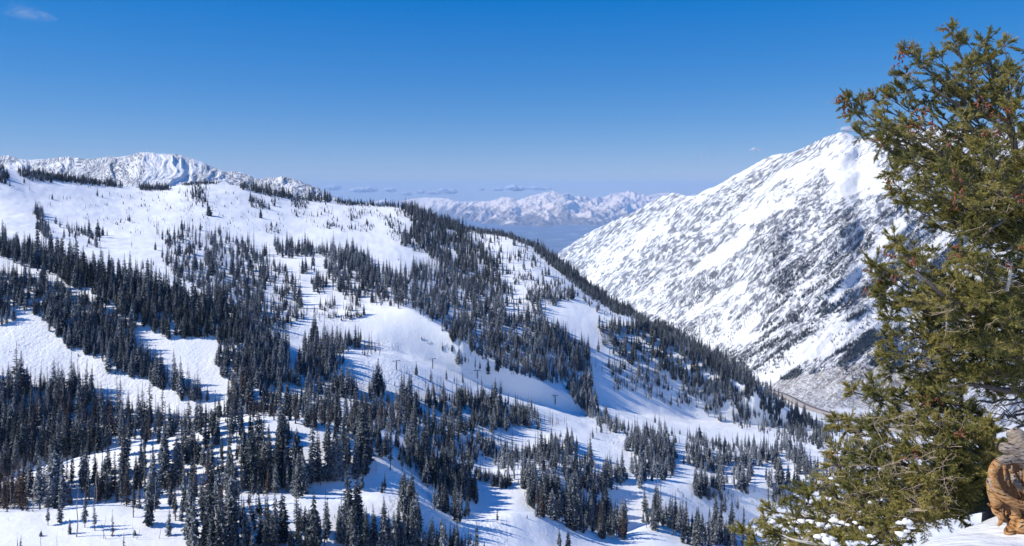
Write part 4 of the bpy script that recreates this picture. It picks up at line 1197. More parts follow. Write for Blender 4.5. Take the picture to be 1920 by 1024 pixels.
# limb tips: photograph position, distance, where on the trunk the limb leaves (photograph row), options
LIMB = [
 # crown top
 (1772, 50, 8.3, 170, {}), (1800, 75, 8.6, 150, {}), (1832, 72, 8.8, 150, {}), (1868, 78, 8.5, 170, {}), (1922, 95, 8.4, 200, {}), (1800, 118, 7.9, 230, {}), (1840, 110, 8.2, 220, {}), (1880, 128, 8.0, 240, {}),
 (1690, 90, 8.1, 250, {}), (1712, 108, 8.4, 240, {}), (1684, 135, 8.5, 270, {}), (1745, 100, 8.2, 260, {'dens': .8}), (1735, 150, 7.7, 290, {}), (1770, 165, 8.9, 250, {}), (1690, 165, 8.6, 280, {'dens': .8}),
 (1578, 182, 8.0, 345, {}), (1590, 205, 8.1, 350, {}), (1625, 178, 8.5, 330, {}), (1655, 178, 8.2, 320, {}), (1600, 246, 8.6, 360, {'dens': .9}), (1640, 262, 8.0, 380, {}), (1645, 215, 7.8, 350, {}), (1690, 225, 7.5, 360, {}), (1680, 255, 8.6, 380, {}),
 (1735, 225, 7.4, 350, {}), (1800, 215, 7.3, 340, {}), (1850, 170, 7.5, 300, {}), (1890, 200, 7.3, 320, {}), (1830, 265, 7.2, 370, {}), (1890, 260, 7.2, 370, {}), (1930, 240, 7.2, 340, {}),
 # upper middle
 (1664, 318, 7.9, 430, {}), (1668, 350, 8.5, 440, {}), (1700, 300, 7.4, 400, {}), (1720, 345, 7.3, 430, {}), (1690, 375, 8.8, 450, {}), (1735, 385, 7.6, 460, {}), (1760, 310, 7.1, 400, {}), (1790, 360, 7.0, 440, {}), (1850, 330, 7.0, 430, {}), (1900, 345, 7.0, 420, {}),
 (1745, 420, 8.6, 470, {'dens': .7}), (1800, 410, 7.4, 470, {'dens': .8}),
 # middle
 (1626, 492, 7.9, 600, {'r0': .026}), (1640, 515, 8.1, 610, {}), (1665, 445, 7.5, 590, {'r0': .03}), (1690, 470, 7.3, 590, {}), (1650, 560, 8.2, 620, {}), (1638, 545, 8.0, 610, {}), (1705, 500, 7.1, 590, {}), (1755, 455, 7.0, 560, {}), (1725, 540, 7.0, 600, {}),
 (1795, 470, 6.9, 560, {}), (1815, 430, 7.2, 540, {}), (1840, 500, 6.9, 580, {}), (1700, 560, 7.2, 620, {}), (1765, 560, 6.9, 610, {}), (1820, 555, 6.9, 600, {}), (1870, 545, 6.9, 600, {}), (1915, 470, 6.9, 540, {}), (1920, 560, 6.9, 590, {}), (1880, 590, 6.8, 620, {}),
 # lower middle
 (1655, 590, 8.3, 640, {}), (1648, 625, 8.2, 660, {}), (1652, 662, 8.0, 690, {}), (1700, 620, 7.9, 660, {}), (1660, 690, 8.1, 700, {'lift': .02}), (1735, 640, 7.7, 680, {}), (1790, 620, 7.2, 650, {}), (1840, 640, 7.0, 660, {}), (1890, 640, 7.0, 660, {}), (1905, 690, 7.2, 690, {}),
 (1700, 705, 8.3, 705, {'lift': -.02}), (1740, 715, 8.1, 700, {'lift': -.02}), (1775, 690, 7.8, 690, {}), (1820, 700, 7.6, 690, {}), (1790, 745, 8.3, 715, {'lift': -.05, 'dens': .8}), (1850, 725, 8.4, 710, {'lift': -.05}), (1760, 660, 9.2, 680, {}), (1830, 690, 9.4, 690, {}),
 # out of the frame on the right, and the far side
 (2010, 160, 8.4, 260, {'dens': .6}), (2060, 260, 8.2, 330, {'dens': .6}), (2110, 380, 8.0, 440, {'dens': .6}), (2150, 500, 8.2, 560, {'dens': .6}), (2120, 620, 8.2, 640, {'dens': .6}), (2080, 420, 10.2, 480, {'dens': .5}), (2000, 560, 10.4, 600, {'dens': .5}),
 (1850, 300, 9.8, 380, {'dens': .6}), (1800, 480, 10.0, 540, {'dens': .6}), (1880, 420, 7.6, 480, {'dens': .8}), (1960, 420, 7.2, 470, {'dens': .6}), (1970, 620, 7.2, 640, {'dens': .6})]
tips = []
for (u, v, y, vt, kw) in LIMB:
    if u > 1700 and fir.r.random() < 0.16: continue
    c = pix(u + 14, v + 8, y)
    a = trunk_at(ztr(max(vt, 235)))
    o = dict(lift=-0.10 if vt > v + 60 else 0.02, r0=0.020, dens=1.0, start=0.22)
    o.update(kw)
    fir.bough(a, c, **o); tips.append((u, v, y))
# bare dark lower limbs
BARE = [(1775, 765, 8.2, 745), (1800, 800, 8.0, 770), (1850, 790, 7.6, 760), (1700, 700, 8.6, 715), (1790, 828, 8.2, 800), (1870, 760, 8.9, 740), (1840, 745, 9.0, 730)]
bare_paths = []
for (u, v, y, vt) in BARE:
    P_ = fir.bough(trunk_at(ztr(vt)), pix(u, v, y), lift=0.06, r0=0.02, dens=0.6, green=0.10, start=0.2, seclen=0.45, wob=0.06)
for k in range(150):
    u, v, y = tips[fir.r.integers(0, len(tips))]
    u += fir.r.uniform(-10, 90); v += fir.r.uniform(0, 60)
    p = pix(u, v, y - 0.02 - 0.1 * fir.r.random()); fir.twigs(p, np.array([-0.6, -0.3, fir.r.normal(0.1, 0.5)]), fir.r.uniform(0.12, 0.32), 4, 0.0032)

root = empty('fir_tree', tuple(TB))
prop(root, 'large wind-shaped fir with red-brown cones filling the right edge', 'fir tree')
def child(name, me, mat, parent):
    o = add(name, me, mat, parent); o.matrix_parent_inverse = Matrix.Translation(-Vector(parent.location)); return o
child('trunk', tube_mesh('trunk', [(trunk_pts, np.linspace(0.14, 0.02, 22) * (1 + 0.1 * np.sin(np.arange(22) * 1.7)))], 10), M_limb, root)
for paths in fir.limbs:
    child('limb', tube_mesh('limb', [paths[0]], 6), M_limb, root) if False else child('limb', tube_mesh('limb', paths, 4), M_limb, root)
nd = child('needles', needles_mesh('needles', np.array(fir.S), np.array(fir.E), np.array(fir.L), 30, 5), M_need, root)
nd['kind'] = 'stuff'
dt = child('dead_twigs', tube_mesh('dead_twigs', fir.dead, 3), M_deadtwig, root); dt['kind'] = 'stuff'
# bleached broken branch and heavy bare limbs seen among the boughs
def limb_px(name, P3, rad, mat, parent, label=None, spines=0):
    pts_ = np.array([pix(*p) for p in P3]); n = len(pts_)
    tt = np.linspace(0, 1, n); ti = np.linspace(0, 1, n * 5)
    q = np.stack([np.interp(ti, tt, pts_[:, k]) for k in range(3)], 1)
    q = np.stack([np.convolve(np.pad(q[:, k], 3, mode='edge'), np.ones(7) / 7, mode='valid') for k in range(3)], 1)
    rr = np.interp(ti, tt, rad)
    paths = [(q, rr * (1 + 0.12 * np.sin(ti * 37)))]
    r = np.random.default_rng(int(P3[0][0]))
    for k in range(spines):
        i = int(r.integers(2, len(q) - 3)); sd = 1 if k % 2 else -1
        d = np.array([sd * r.uniform(.5, 1), r.normal(0, .4), r.uniform(-.1, .5)]); l = r.uniform(0.04, 0.13)
        paths.append(([q[i], q[i] + d * l * .6, q[i] + d * l + [0, 0, r.normal(0, .02)]], [0.004, 0.003, 0.001]))
    me = tube_mesh(name, paths, 7)
    o = child(name, me, mat, parent) if parent is not None else add(name, me, mat)
    if label: o['label'] = label
    return o
limb_px('broken_branch', [(1887, 548, 6.9), (1892, 525, 6.85), (1896, 500, 6.8), (1897, 492, 6.8)], [0.017, 0.015, 0.012, 0.006], M_pale, root, 'bleached spiny broken branch', 12)
limb_px('bare_limb', [(1800, 578, 7.0), (1770, 555, 6.9), (1740, 530, 6.85), (1712, 505, 6.9)], [0.022, 0.018, 0.014, 0.007], M_limb, root, 'grey bare limb')
limb_px('bare_limb', [(1842, 448, 7.1), (1855, 430, 7.0), (1872, 420, 7.0), (1888, 408, 7.3)], [0.008, 0.011, 0.013, 0.016], M_limb, root, 'pale curved bare limb')
limb_px('bare_limb', [(1925, 455, 7.4), (1900, 462, 7.3), (1880, 470, 7.3)], [0.03, 0.022, 0.012], M_limb, root, 'short thick bare limb')
limb_px('bare_limb', [(1810, 208, 8.0), (1785, 190, 7.9), (1760, 175, 7.9), (1745, 160, 7.9)], [0.02, 0.018, 0.014, 0.01], M_limb, root, 'grey forked limb in the crown')
limb_px('bare_limb', [(1925, 738, 8.2), (1880, 732, 8.1), (1840, 722, 8.0), (1800, 722, 8.0), (1770, 728, 8.0)], [0.035, 0.03, 0.022, 0.015, 0.008], M_limb, root, 'long horizontal bare limb low on the trunk')

# cones, in clusters, each cone a part
def cone_mesh():
    V = []; Q = []; n = 9; sd = 7
    for i in range(n):
        t = i / (n - 1); r_ = 0.0125 * math.sin(math.pi * (0.12 + 0.84 * t)) * (1.22 if i % 2 else 0.86)
        for k in range(sd):
            a = (k + 0.5 * (i % 2)) * 2 * math.pi / sd; V.append((r_ * math.cos(a), r_ * math.sin(a), -0.058 * t))
    for i in range(n - 1):
        for k in range(sd):
            Q.append((i * sd + k, i * sd + (k + 1) % sd, (i + 1) * sd + (k + 1) % sd, (i + 1) * sd + k))
    me = mesh_arrays('cone', np.array(V), np.array(Q).ravel(), np.full(len(Q), 4)); me.materials.append(M_cone); return me
cone_me = cone_mesh()
CL = [(1578, 184, 9), (1590, 196, 6), (1582, 206, 5), (1626, 180, 5), (1690, 92, 8), (1686, 108, 6), (1688, 118, 4), (1770, 54, 2), (1785, 58, 2), (1705, 138, 3), (1732, 196, 6), (1722, 212, 7), (1735, 205, 5), (1718, 235, 6), (1705, 240, 4), (1755, 232, 6),
      (1838, 190, 7), (1845, 196, 5), (1865, 212, 7), (1886, 206, 6), (1880, 222, 5), (1843, 247, 6), (1870, 249, 6), (1782, 268, 3), (1808, 306, 3), (1792, 330, 4), (1806, 356, 6), (1788, 368, 4), (1788, 392, 3), (1910, 362, 6), (1914, 370, 4),
      (1664, 334, 6), (1668, 350, 4), (1645, 262, 4), (1662, 470, 4), (1672, 476, 4), (1710, 488, 7), (1632, 500, 5), (1645, 524, 4), (1628, 550, 3), (1680, 516, 4), (1792, 467, 7), (1786, 480, 4), (1809, 505, 7), (1896, 494, 6), (1918, 465, 3), (1850, 130, 2)]
rc = np.random.default_rng(77)
def cones_at(clusters, tips, root, seed):
    r = np.random.default_rng(seed)
    for (u, v, n) in clusters:
        ty = min(tips, key=lambda t: (t[0] - u) ** 2 + (t[1] - v) ** 2)[2]
        for k in range(n):
            p = pix(u + r.normal(0, 5), v + r.normal(0, 5), ty - 0.10 + r.normal(0, 0.03))
            o = bpy.data.objects.new('cone', cone_me); COL.objects.link(o); o.parent = root
            o.matrix_parent_inverse = Matrix.Translation(-Vector(root.location))
            o.location = p; o.rotation_euler = (r.normal(0, 0.7), r.normal(0, 0.7), r.uniform(0, 6)); s_ = r.uniform(0.6, 0.9); o.scale = (s_, s_, s_)
cones_at(CL, tips, root, 5)

# the low spreading fir
low = Fir(202)
LB = np.array([4.85, 7.6, -3.35])
LOW = [(1600, 735, 7.6, 800), (1572, 787, 7.7, 850), (1640, 728, 7.5, 790), (1652, 745, 7.4, 790), (1700, 735, 7.5, 790), (1742, 742, 7.3, 790), (1762, 745, 7.2, 800), (1672, 790, 7.1, 830), (1720, 780, 7.0, 820), (1760, 800, 6.9, 830), (1700, 815, 6.8, 840), (1640, 800, 7.2, 850),
       (1592, 800, 7.6, 860), (1610, 812, 7.5, 860), (1570, 850, 7.4, 880), (1566, 872, 7.3, 890), (1600, 850, 7.1, 880), (1640, 845, 6.9, 870), (1700, 855, 6.7, 870), (1750, 840, 6.7, 850), (1800, 815, 6.8, 840), (1840, 805, 7.0, 830), (1860, 820, 7.0, 840), (1820, 850, 6.8, 860), (1860, 850, 7.0, 860),
       (1590, 895, 7.1, 900), (1620, 880, 6.9, 890), (1670, 890, 6.6, 890), (1720, 890, 6.5, 890), (1770, 880, 6.6, 880), (1820, 880, 6.8, 880),
       (1500, 925, 7.6, 930), (1515, 945, 7.5, 940), (1535, 915, 7.4, 930), (1545, 960, 7.1, 950), (1570, 935, 7.0, 930), (1610, 925, 6.8, 920), (1660, 930, 6.5, 920), (1710, 935, 6.4, 920), (1745, 925, 6.4, 910), (1600, 965, 6.8, 950), (1650, 975, 6.5, 950), (1695, 965, 6.4, 940),
       (1450, 960, 7.6, 970), (1440, 985, 7.6, 980), (1465, 1005, 7.5, 990), (1490, 985, 7.3, 980), (1402, 1002, 7.7, 1010), (1420, 1020, 7.6, 1020), (1500, 1020, 7.2, 1000), (1540, 1000, 7.0, 985), (1580, 1010, 6.8, 990), (1630, 1020, 6.6, 990), (1560, 1040, 6.8, 1010), (1440, 1050, 7.4, 1030), (1500, 1060, 7.1, 1030),
       (1790, 920, 6.7, 900), (1805, 945, 6.8, 910), (1770, 950, 6.6, 920), (1730, 980, 6.4, 940), (1840, 900, 7.2, 890), (1700, 900, 8.0, 900), (1640, 950, 7.6, 940), (1780, 860, 7.8, 860)]
lt = []
for (u, v, y, vt) in LOW:
    # limbs leave the short stem or a creeping branch that runs out to the left
    if u < 1620:
        a = pix(min(1760, u + 150), vt + 6, 7.3)
    else:
        a = np.array([4.75, 7.55, -(min(vt, 930) - V0) / F * 7.55])
    low.bough(a, pix(u, v, y), lift=0.04, r0=0.015, dens=1.0, start=0.15, seclen=0.30, green=0.93); lt.append((u, v, y))
for k in range(95):
    u = low.r.uniform(1580, 1830); v = low.r.uniform(780, 990)
    y = 6.25 + 0.25 * low.r.random() + max(0, (1700 - u)) * 0.004
    low.twigs(pix(u, v, y), np.array([-0.8, -0.1, low.r.normal(0.15, 0.45)]), low.r.uniform(0.10, 0.28), 4, 0.0028)
root2 = empty('low_fir', tuple(LB))
prop(root2, 'low spreading fir with pale dead twigs beneath the large one', 'fir tree')
stem = np.array([[4.75, 7.55, -3.6], [4.78, 7.56, -3.1], [4.75, 7.55, -2.6], [4.7, 7.5, -2.25]])
creep = np.array([pix(1860, 945, 7.5), pix(1790, 960, 7.4), pix(1700, 975, 7.35), pix(1600, 985, 7.3), pix(1520, 1010, 7.35)])
child('trunk', tube_mesh('trunk', [(stem, np.array([.09, .075, .06, .03])), (creep, np.array([.06, .05, .04, .03, .015]))], 8), M_limb, root2)
for paths in low.limbs:
    child('limb', tube_mesh('limb', paths, 4), M_limb, root2)
nd = child('needles', needles_mesh('needles', np.array(low.S), np.array(low.E), np.array(low.L), 26, 6), M_need, root2); nd['kind'] = 'stuff'
dt = child('dead_twigs', tube_mesh('dead_twigs', low.dead, 3), M_deadtwig, root2); dt['kind'] = 'stuff'
limb_px('dead_branch', [(1680, 960, 6.4), (1700, 957, 6.35), (1730, 955, 6.3), (1752, 950, 6.4)], [0.008, 0.014, 0.012, 0.01], M_deadtwig, root2, 'broken tan dead branch', 8)
limb_px('dead_branch', [(1560, 1024, 6.9), (1520, 1018, 6.9), (1485, 1012, 6.95), (1465, 1002, 7.0)], [0.016, 0.014, 0.01, 0.005], M_pale, root2, 'bleached grey branch on the snow', 8)
cones_at([(1738, 750, 6), (1745, 758, 5), (1758, 752, 5), (1562, 855, 6), (1718, 846, 5), (1735, 755, 4), (1795, 812, 5), (1800, 816, 4), (1580, 953, 3), (1702, 862, 3)], lt, root2, 8)
# clumps of snow lodged in the boughs
cl_paths = []
def blob(V, Fc, c, rad, seed):
    r = np.random.default_rng(seed); off = sum(len(v) for v in V)
    n, m = 7, 10; P_ = []
    for i in range(n):
        th = math.pi * i / (n - 1)
        for k in range(m):
            a = 2 * math.pi * k / m; s = 1 + 0.28 * math.sin(3 * a + seed) * math.sin(th) + r.normal(0, 0.10)
            P_.append((c[0] + rad[0] * s * math.sin(th) * math.cos(a), c[1] + rad[1] * s * math.sin(th) * math.sin(a), c[2] + rad[2] * s * math.cos(th)))
    V.append(np.array(P_))
    for i in range(n - 1):
        for k in range(m): Fc.append((off + i * m + k, off + i * m + (k + 1) % m, off + (i + 1) * m + (k + 1) % m, off + (i + 1) * m + k))
V_, Fq = [], []
for k, (u, v, w, y) in enumerate([(1504, 977, 9, 7.2), (1522, 980, 6, 7.15), (1538, 984, 10, 7.0), (1553, 987, 7, 6.9), (1565, 976, 12, 6.9), (1580, 980, 8, 6.8), (1590, 984, 6, 6.7), (1605, 980, 7, 6.7), (1615, 990, 7, 6.6), (1450, 978, 8, 7.4), (1456, 984, 6, 7.4), (1486, 995, 5, 7.3),
       (1534, 1006, 10, 6.8), (1546, 1004, 8, 6.75), (1552, 1014, 14, 6.7), (1565, 1020, 10, 6.65), (1632, 942, 6, 6.7), (1640, 946, 4, 6.7), (1559, 897, 6, 7.0), (1572, 908, 7, 7.0), (1690, 1002, 12, 6.3), (1700, 996, 8, 6.35), (1700, 978, 12, 6.3), (1686, 980, 8, 6.35), (1632, 1005, 7, 6.5), (1660, 940, 4, 6.5), (1740, 862, 5, 6.8), (1748, 867, 4, 6.8)]):
    c = pix(u, v, y); s_ = y / F
    blob(V_, Fq, c, (w * s_ * .8, w * s_ * 0.6, w * s_ * 0.40), k)
sc_ = add('snow_clumps', mesh_arrays('snow_clumps', np.concatenate(V_), np.array(Fq).ravel(), np.full(len(Fq), 4), True), M_clump)
prop(sc_, 'small lumps of snow lodged in the low fir boughs', kind='stuff')

# ------------------------------------------------------------------ weathered stump
M_wood = mat_stump()
M_hollow_shade = mat_bark('hollow_shade_wood', (0.012, 0.008, 0.006), (0.07, 0.038, 0.024), 30.0)  # near-black wood colour paints the shade of the hollow
SY = 5.75
sroot = empty('tree_stump', (4.15, SY, -2.62))
prop(sroot, 'gnarled orange and grey weathered tree stump on the snow bank', 'stump')
dtex = bpy.data.textures.new('wood_lumps', 'CLOUDS'); dtex.noise_scale = 0.11; dtex.noise_depth = 3
def wood(name, strands, mat, label=None, voxel=0.009, disp=0.035, sq=1.0):
    paths = []
    for pts_, rad in strands:
        p = np.array([pix(u, v, SY + d) for (u, v, d) in pts_]); n = len(p)
        ti = np.linspace(0, 1, n * 6); tt = np.linspace(0, 1, n)
        q = np.stack([np.interp(ti, tt, p[:, k]) for k in range(3)], 1)
        q = np.stack([np.convolve(np.pad(q[:, k], 3, mode='edge'), np.ones(7) / 7, mode='valid') for k in range(3)], 1)
        rr = np.interp(ti, tt, rad) * SY / F
        # closed ends
        q = np.concatenate([q[:1] - (q[1:2] - q[:1]) * 0.5, q, q[-1:] + (q[-1:] - q[-2:-1]) * 0.5]); rr = np.concatenate([[rr[0] * 0.15], rr, [rr[-1] * 0.15]])
        paths.append((q, rr))
    V, Q = tube_arrays(paths, 10)
    fs = [tuple(f) for f in Q]; off = 0; sizes = [4] * len(fs); flat = list(Q.ravel())
    for q, rr in paths:
        n = len(q)
        flat += list(range(off + 9, off - 1, -1)); sizes.append(10)
        flat += list(range(off + (n - 1) * 10, off + n * 10)); sizes.append(10); off += n * 10
    me = mesh_arrays(name, V, np.array(flat), np.array(sizes), True); me.materials.append(mat)
    o = child(name, me, None, sroot)
    rm = o.modifiers.new('fuse', 'REMESH'); rm.mode = 'VOXEL'; rm.voxel_size = voxel; rm.use_smooth_shade = True
    dm = o.modifiers.new('lumps', 'DISPLACE'); dm.texture = dtex; dm.strength = disp; dm.mid_level = 0.5; dm.texture_coords = 'LOCAL'
    if label: o['label'] = label
    return o
wood('hollow_core', [([(1905, 862, .26), (1908, 920, .30), (1903, 960, .26), (1915, 990, .16)], [30, 38, 32, 22]), ([(1960, 860, .2), (1970, 930, .2), (1960, 1000, .16)], [50, 56, 44])], M_hollow_shade, 'dark hollow inside the stump, shade painted into its wood', 0.012, 0.05)
rs = random.Random(4)
wood('splinters', [([(u_ + rs.uniform(-2, 2), v_, .03 + rs.uniform(-.02, .05)), (u_ + rs.uniform(-3, 6), v_ + l_ * .5, .0 + rs.uniform(-.02, .04)), (u_ + rs.uniform(0, 9), v_ + l_, .01)], [rs.uniform(1.2, 3), rs.uniform(1.5, 3.4), 1])
    for u_, v_, l_ in [(rs.uniform(1874, 1925), rs.uniform(868, 900), rs.uniform(22, 48)) for _ in range(11)] + [(rs.uniform(1872, 1925), rs.uniform(945, 960), rs.uniform(15, 35)) for _ in range(9)]], M_wood, 'splintered brown wood lining the hollow', 0.005, 0.008)
wood('stump_body', [
    ([(1925, 850, .02), (1950, 880, .05), (1968, 930, .08), (1968, 1000, .06)], [20, 30, 40, 40]),
    ([(1990, 880, .04), (1950, 866, .0), (1915, 852, -.03), (1890, 842, -.05), (1876, 838, -.05)], [34, 27, 20, 13, 8]),
    ([(1945, 858, .0), (1925, 838, -.02), (1908, 818, -.03), (1897, 803, -.03)], [26, 20, 13, 5]),
    ([(1935, 848, .03), (1918, 824, .0), (1903, 799, -.01)], [20, 14, 3]), ([(1905, 830, .0), (1895, 815, -.01), (1890, 806, -.01)], [12, 7, 3]),
    ([(1932, 905, .0), (1924, 935, -.02), (1916, 962, -.02), (1925, 1000, -.02)], [9, 8, 8, 16]),
    ([(1962, 806, .1), (1960, 850, .08), (1990, 900, .08)], [8, 24, 38]), ([(1938, 800, .04), (1940, 830, .05), (1945, 860, .05)], [4, 12, 24])], M_wood, None, 0.007, 0.03)
wood('root', [([(1912, 862, -.06), (1895, 860, -.09), (1875, 864, -.10), (1862, 877, -.10), (1860, 897, -.10), (1868, 918, -.12), (1886, 936, -.14), (1910, 947, -.14), (1938, 951, -.12), (1970, 952, -.08)], [8, 8.5, 8, 8, 9, 9, 8, 8, 9, 10])], M_wood, 'smooth orange root curling round the hollow', 0.0055, 0.012)
wood('root', [([(1893, 878, .02), (1900, 895, .0), (1908, 910, -.04), (1922, 922, -.07), (1945, 930, -.07), (1965, 936, -.05)], [4, 6, 7, 6.5, 7, 8])], M_wood, 'inner curved orange root', 0.0055, 0.012)
wood('root', [([(1859, 895, -.06), (1862, 920, -.05), (1868, 940, -.05), (1864, 952, -.05)], [9, 12, 11, 6]), ([(1868, 934, -.04), (1880, 930, -.06), (1893, 925, -.06)], [10, 8, 5])], M_wood, 'flat orange root at the left side', 0.0065, 0.02)
wood('root', [([(1862, 948, -.02), (1866, 958, -.03), (1876, 966, -.05), (1878, 978, -.07), (1870, 987, -.09)], [5, 7, 7, 4, 2]), ([(1858, 947, -.02), (1850, 944, -.02)], [4, 1.5])], M_wood, 'pointed root hanging clear of the snow', 0.0055, 0.012)
wood('root', [([(1895, 935, -.05), (1902, 950, -.08), (1906, 965, -.08), (1900, 975, -.07)], [5, 6, 7, 8]), ([(1905, 970, -.05), (1912, 985, -.06), (1905, 1000, -.05)], [18, 22, 14]), ([(1895, 990, -.08), (1890, 998, -.09), (1895, 1006, -.09)], [8, 8, 6]), ([(1925, 975, -.04), (1935, 992, -.04), (1960, 1000, .0)], [16, 20, 24])], M_wood, 'knotted root foot sitting on the snow', 0.0065, 0.035)

# ------------------------------------------------------------------ dead trees
SN = [(144, 1007, 88, 0.02, 7), (76, 1032, 40, .02, 6), (193, 1010, 44, .12, 3), (199, 1012, 34, -.3, 3), (250, 1008, 26, -.05, 4), (256, 1011, 26, .35, 3), (298, 1010, 26, .2, 3), (106, 1030, 34, .05, 2), (705, 884, 46, .0, 12), (1350, 926, 42, .02, 8),
      (1375, 932, 36, .02, 8), (1018, 1008, 16, .02, 6), (560, 905, 40, .02, 8), (1545, 905, 36, .02, 8), (1415, 925, 40, .03, 8), (1470, 945, 30, .02, 6), (290, 960, 66, .02, 16), (62, 960, 58, .03, 18), (20, 950, 60, -.02, 16), (180, 945, 70, .02, 18), (330, 960, 60, .02, 14)]
sn_lab = ['tall thin bare pole between the small spruces at the bottom left', 'short thin bare pole at the bottom left edge', 'slightly leaning bare stick left of the brown conifer', 'strongly leaning bare stick left of the brown conifer', 'short upright bare stick right of the brown conifer',
          'short forked-over bare stick right of the brown conifer', 'leaning dark dead stub on the snow by the dark forest', 'thin bare sapling near the bottom left corner', 'grey bare tree beside the large bottom-centre clump', 'left bare tree by the small white mound',
          'right bare tree by the small white mound', 'tiny bare tree on the rounded snow crest at the bottom', 'grey bare tree between two bottom-centre clumps', 'bare tree beside the boughs of the big fir', 'bare tree left of the bushy conifer on the right knolls', 'short bare tree on the right knolls',
          'grey branchy dead tree before the sunlit knoll', 'grey dead tree in the brown left stand', 'grey dead tree at the far left edge', 'grey dead tree below the knoll crest', 'grey dead tree above the bottom snowfield']
for k, (u, v, h, lean, nb) in enumerate(SN):
    q = A.at(u, v)
    if q is None: continue
    paths = snag_paths(300 + k, nb, lean, 1.0, 0.09 if nb > 8 else 0.12)
    r_ = empty('dead_tree', q); H = h * q[1] / F; r_.scale = (H, H, H); r_.rotation_euler = (0, 0, 0)
    prop(r_, sn_lab[k], 'dead tree')
    kf = 1.0 if h > 30 else 1.6
    a = tube_mesh('trunk', [(paths[0][0], np.array(paths[0][1]) * kf)], 6); add('trunk', a, M_snag, r_)
    if len(paths) > 1: add('branches', tube_mesh('branches', paths[1:], 3), M_snag, r_)
q = A.at(413, 1042)
tw = empty('dead_tree', q); H = 92 * q[1] / F; tw.scale = (H, H, H)
prop(tw, 'bleached twisted dead trunk among the dark bottom-edge forest', 'dead tree')
tp = [(0, 0, -.05), (0.03, 0, .12), (-.01, 0.01, .3), (.035, 0, .42), (-.05, 0, .58), (-.10, 0, .72), (-.075, 0, .85), (-.12, .0, 1.0)]
add('trunk', tube_mesh('trunk', [(tp, [.05, .045, .04, .038, .032, .026, .018, .008])], 8), M_pale, tw)
add('branches', tube_mesh('branches', [([(-.05, 0, .58), (-.01, 0, .66), (.03, 0, .7)], [.015, .01, .003]), ([(.035, 0, .42), (-.03, .03, .46), (-.08, .03, .52)], [.014, .01, .003]), ([(-.1, 0, .72), (-.15, 0, .8)], [.012, .003])], 5), M_pale, tw)

# ------------------------------------------------------------------ lift towers, cable and skiers
M_steel = plain('galvanised_steel', (0.22, 0.23, 0.25), 0.5, 0.4, 0.1, 1.0)
M_jack = [plain('jacket_%s' % n, c, 0.8) for n, c in (('dark', (0.03, 0.03, 0.05)), ('red', (0.35, 0.04, 0.03)), ('navy', (0.03, 0.05, 0.16)))]
def bx(x0, x1, y0, y1, z0, z1): return box_mesh('box', x0, x1, y0, y1, z0, z1)
tops = []
TW = [(743, 694, 17, 'leftmost lift tower on the piste'), (811, 691, 18, 'second lift tower from the left, above a lone conifer pair'), (895, 708, 13, 'third lift tower, at the forest edge of the piste'), (1041, 758, 16, 'lowest lift tower, beside the moguls on the descending piste')]
for (u, v, h, lab) in TW:
    q = A.at(u, v); H = h * q[1] / F
    t_ = empty('lift_tower', q); prop(t_, lab, 'lift tower', 'towers of the chairlift')
    t_.rotation_euler = (0, 0, 0.35)
    add('pole', tube_mesh('pole', [([(0, 0, -0.5), (0, 0, H * .5), (0, 0, H)], [0.42, 0.36, 0.28])], 8), M_steel, t_)
    add('crossarm', bx(-2.6, 2.6, -0.2, 0.2, H, H + 0.35), M_steel, t_)
    for s in (-1, 1): add('sheave', bx(s * 2.4 - 0.12, s * 2.4 + 0.12, -1.3, 1.3, H - 0.35, H - 0.02), M_steel, t_)
    add('ladder', bx(0.42, 0.5, -0.25, 0.25, 0.5, H - 0.4), M_steel, t_)
    tops.append(np.array(q) + [0, 0, H - 0.3])
cb = []
for s in (-2.3, 2.3):
    for a, b in zip(tops[:-1], tops[1:]):
        t = np.linspace(0, 1, 12)[:, None]; line = a + (b - a) * t; line[:, 2] -= (4 * t * (1 - t))[:, 0] * np.linalg.norm(b - a) * 0.02; line[:, 0] += s
        cb.append((line, np.full(12, 0.035)))
prop(add('lift_cable', tube_mesh('lift_cable', cb, 3), M_steel), 'thin chairlift cable strung between the towers', 'cable')

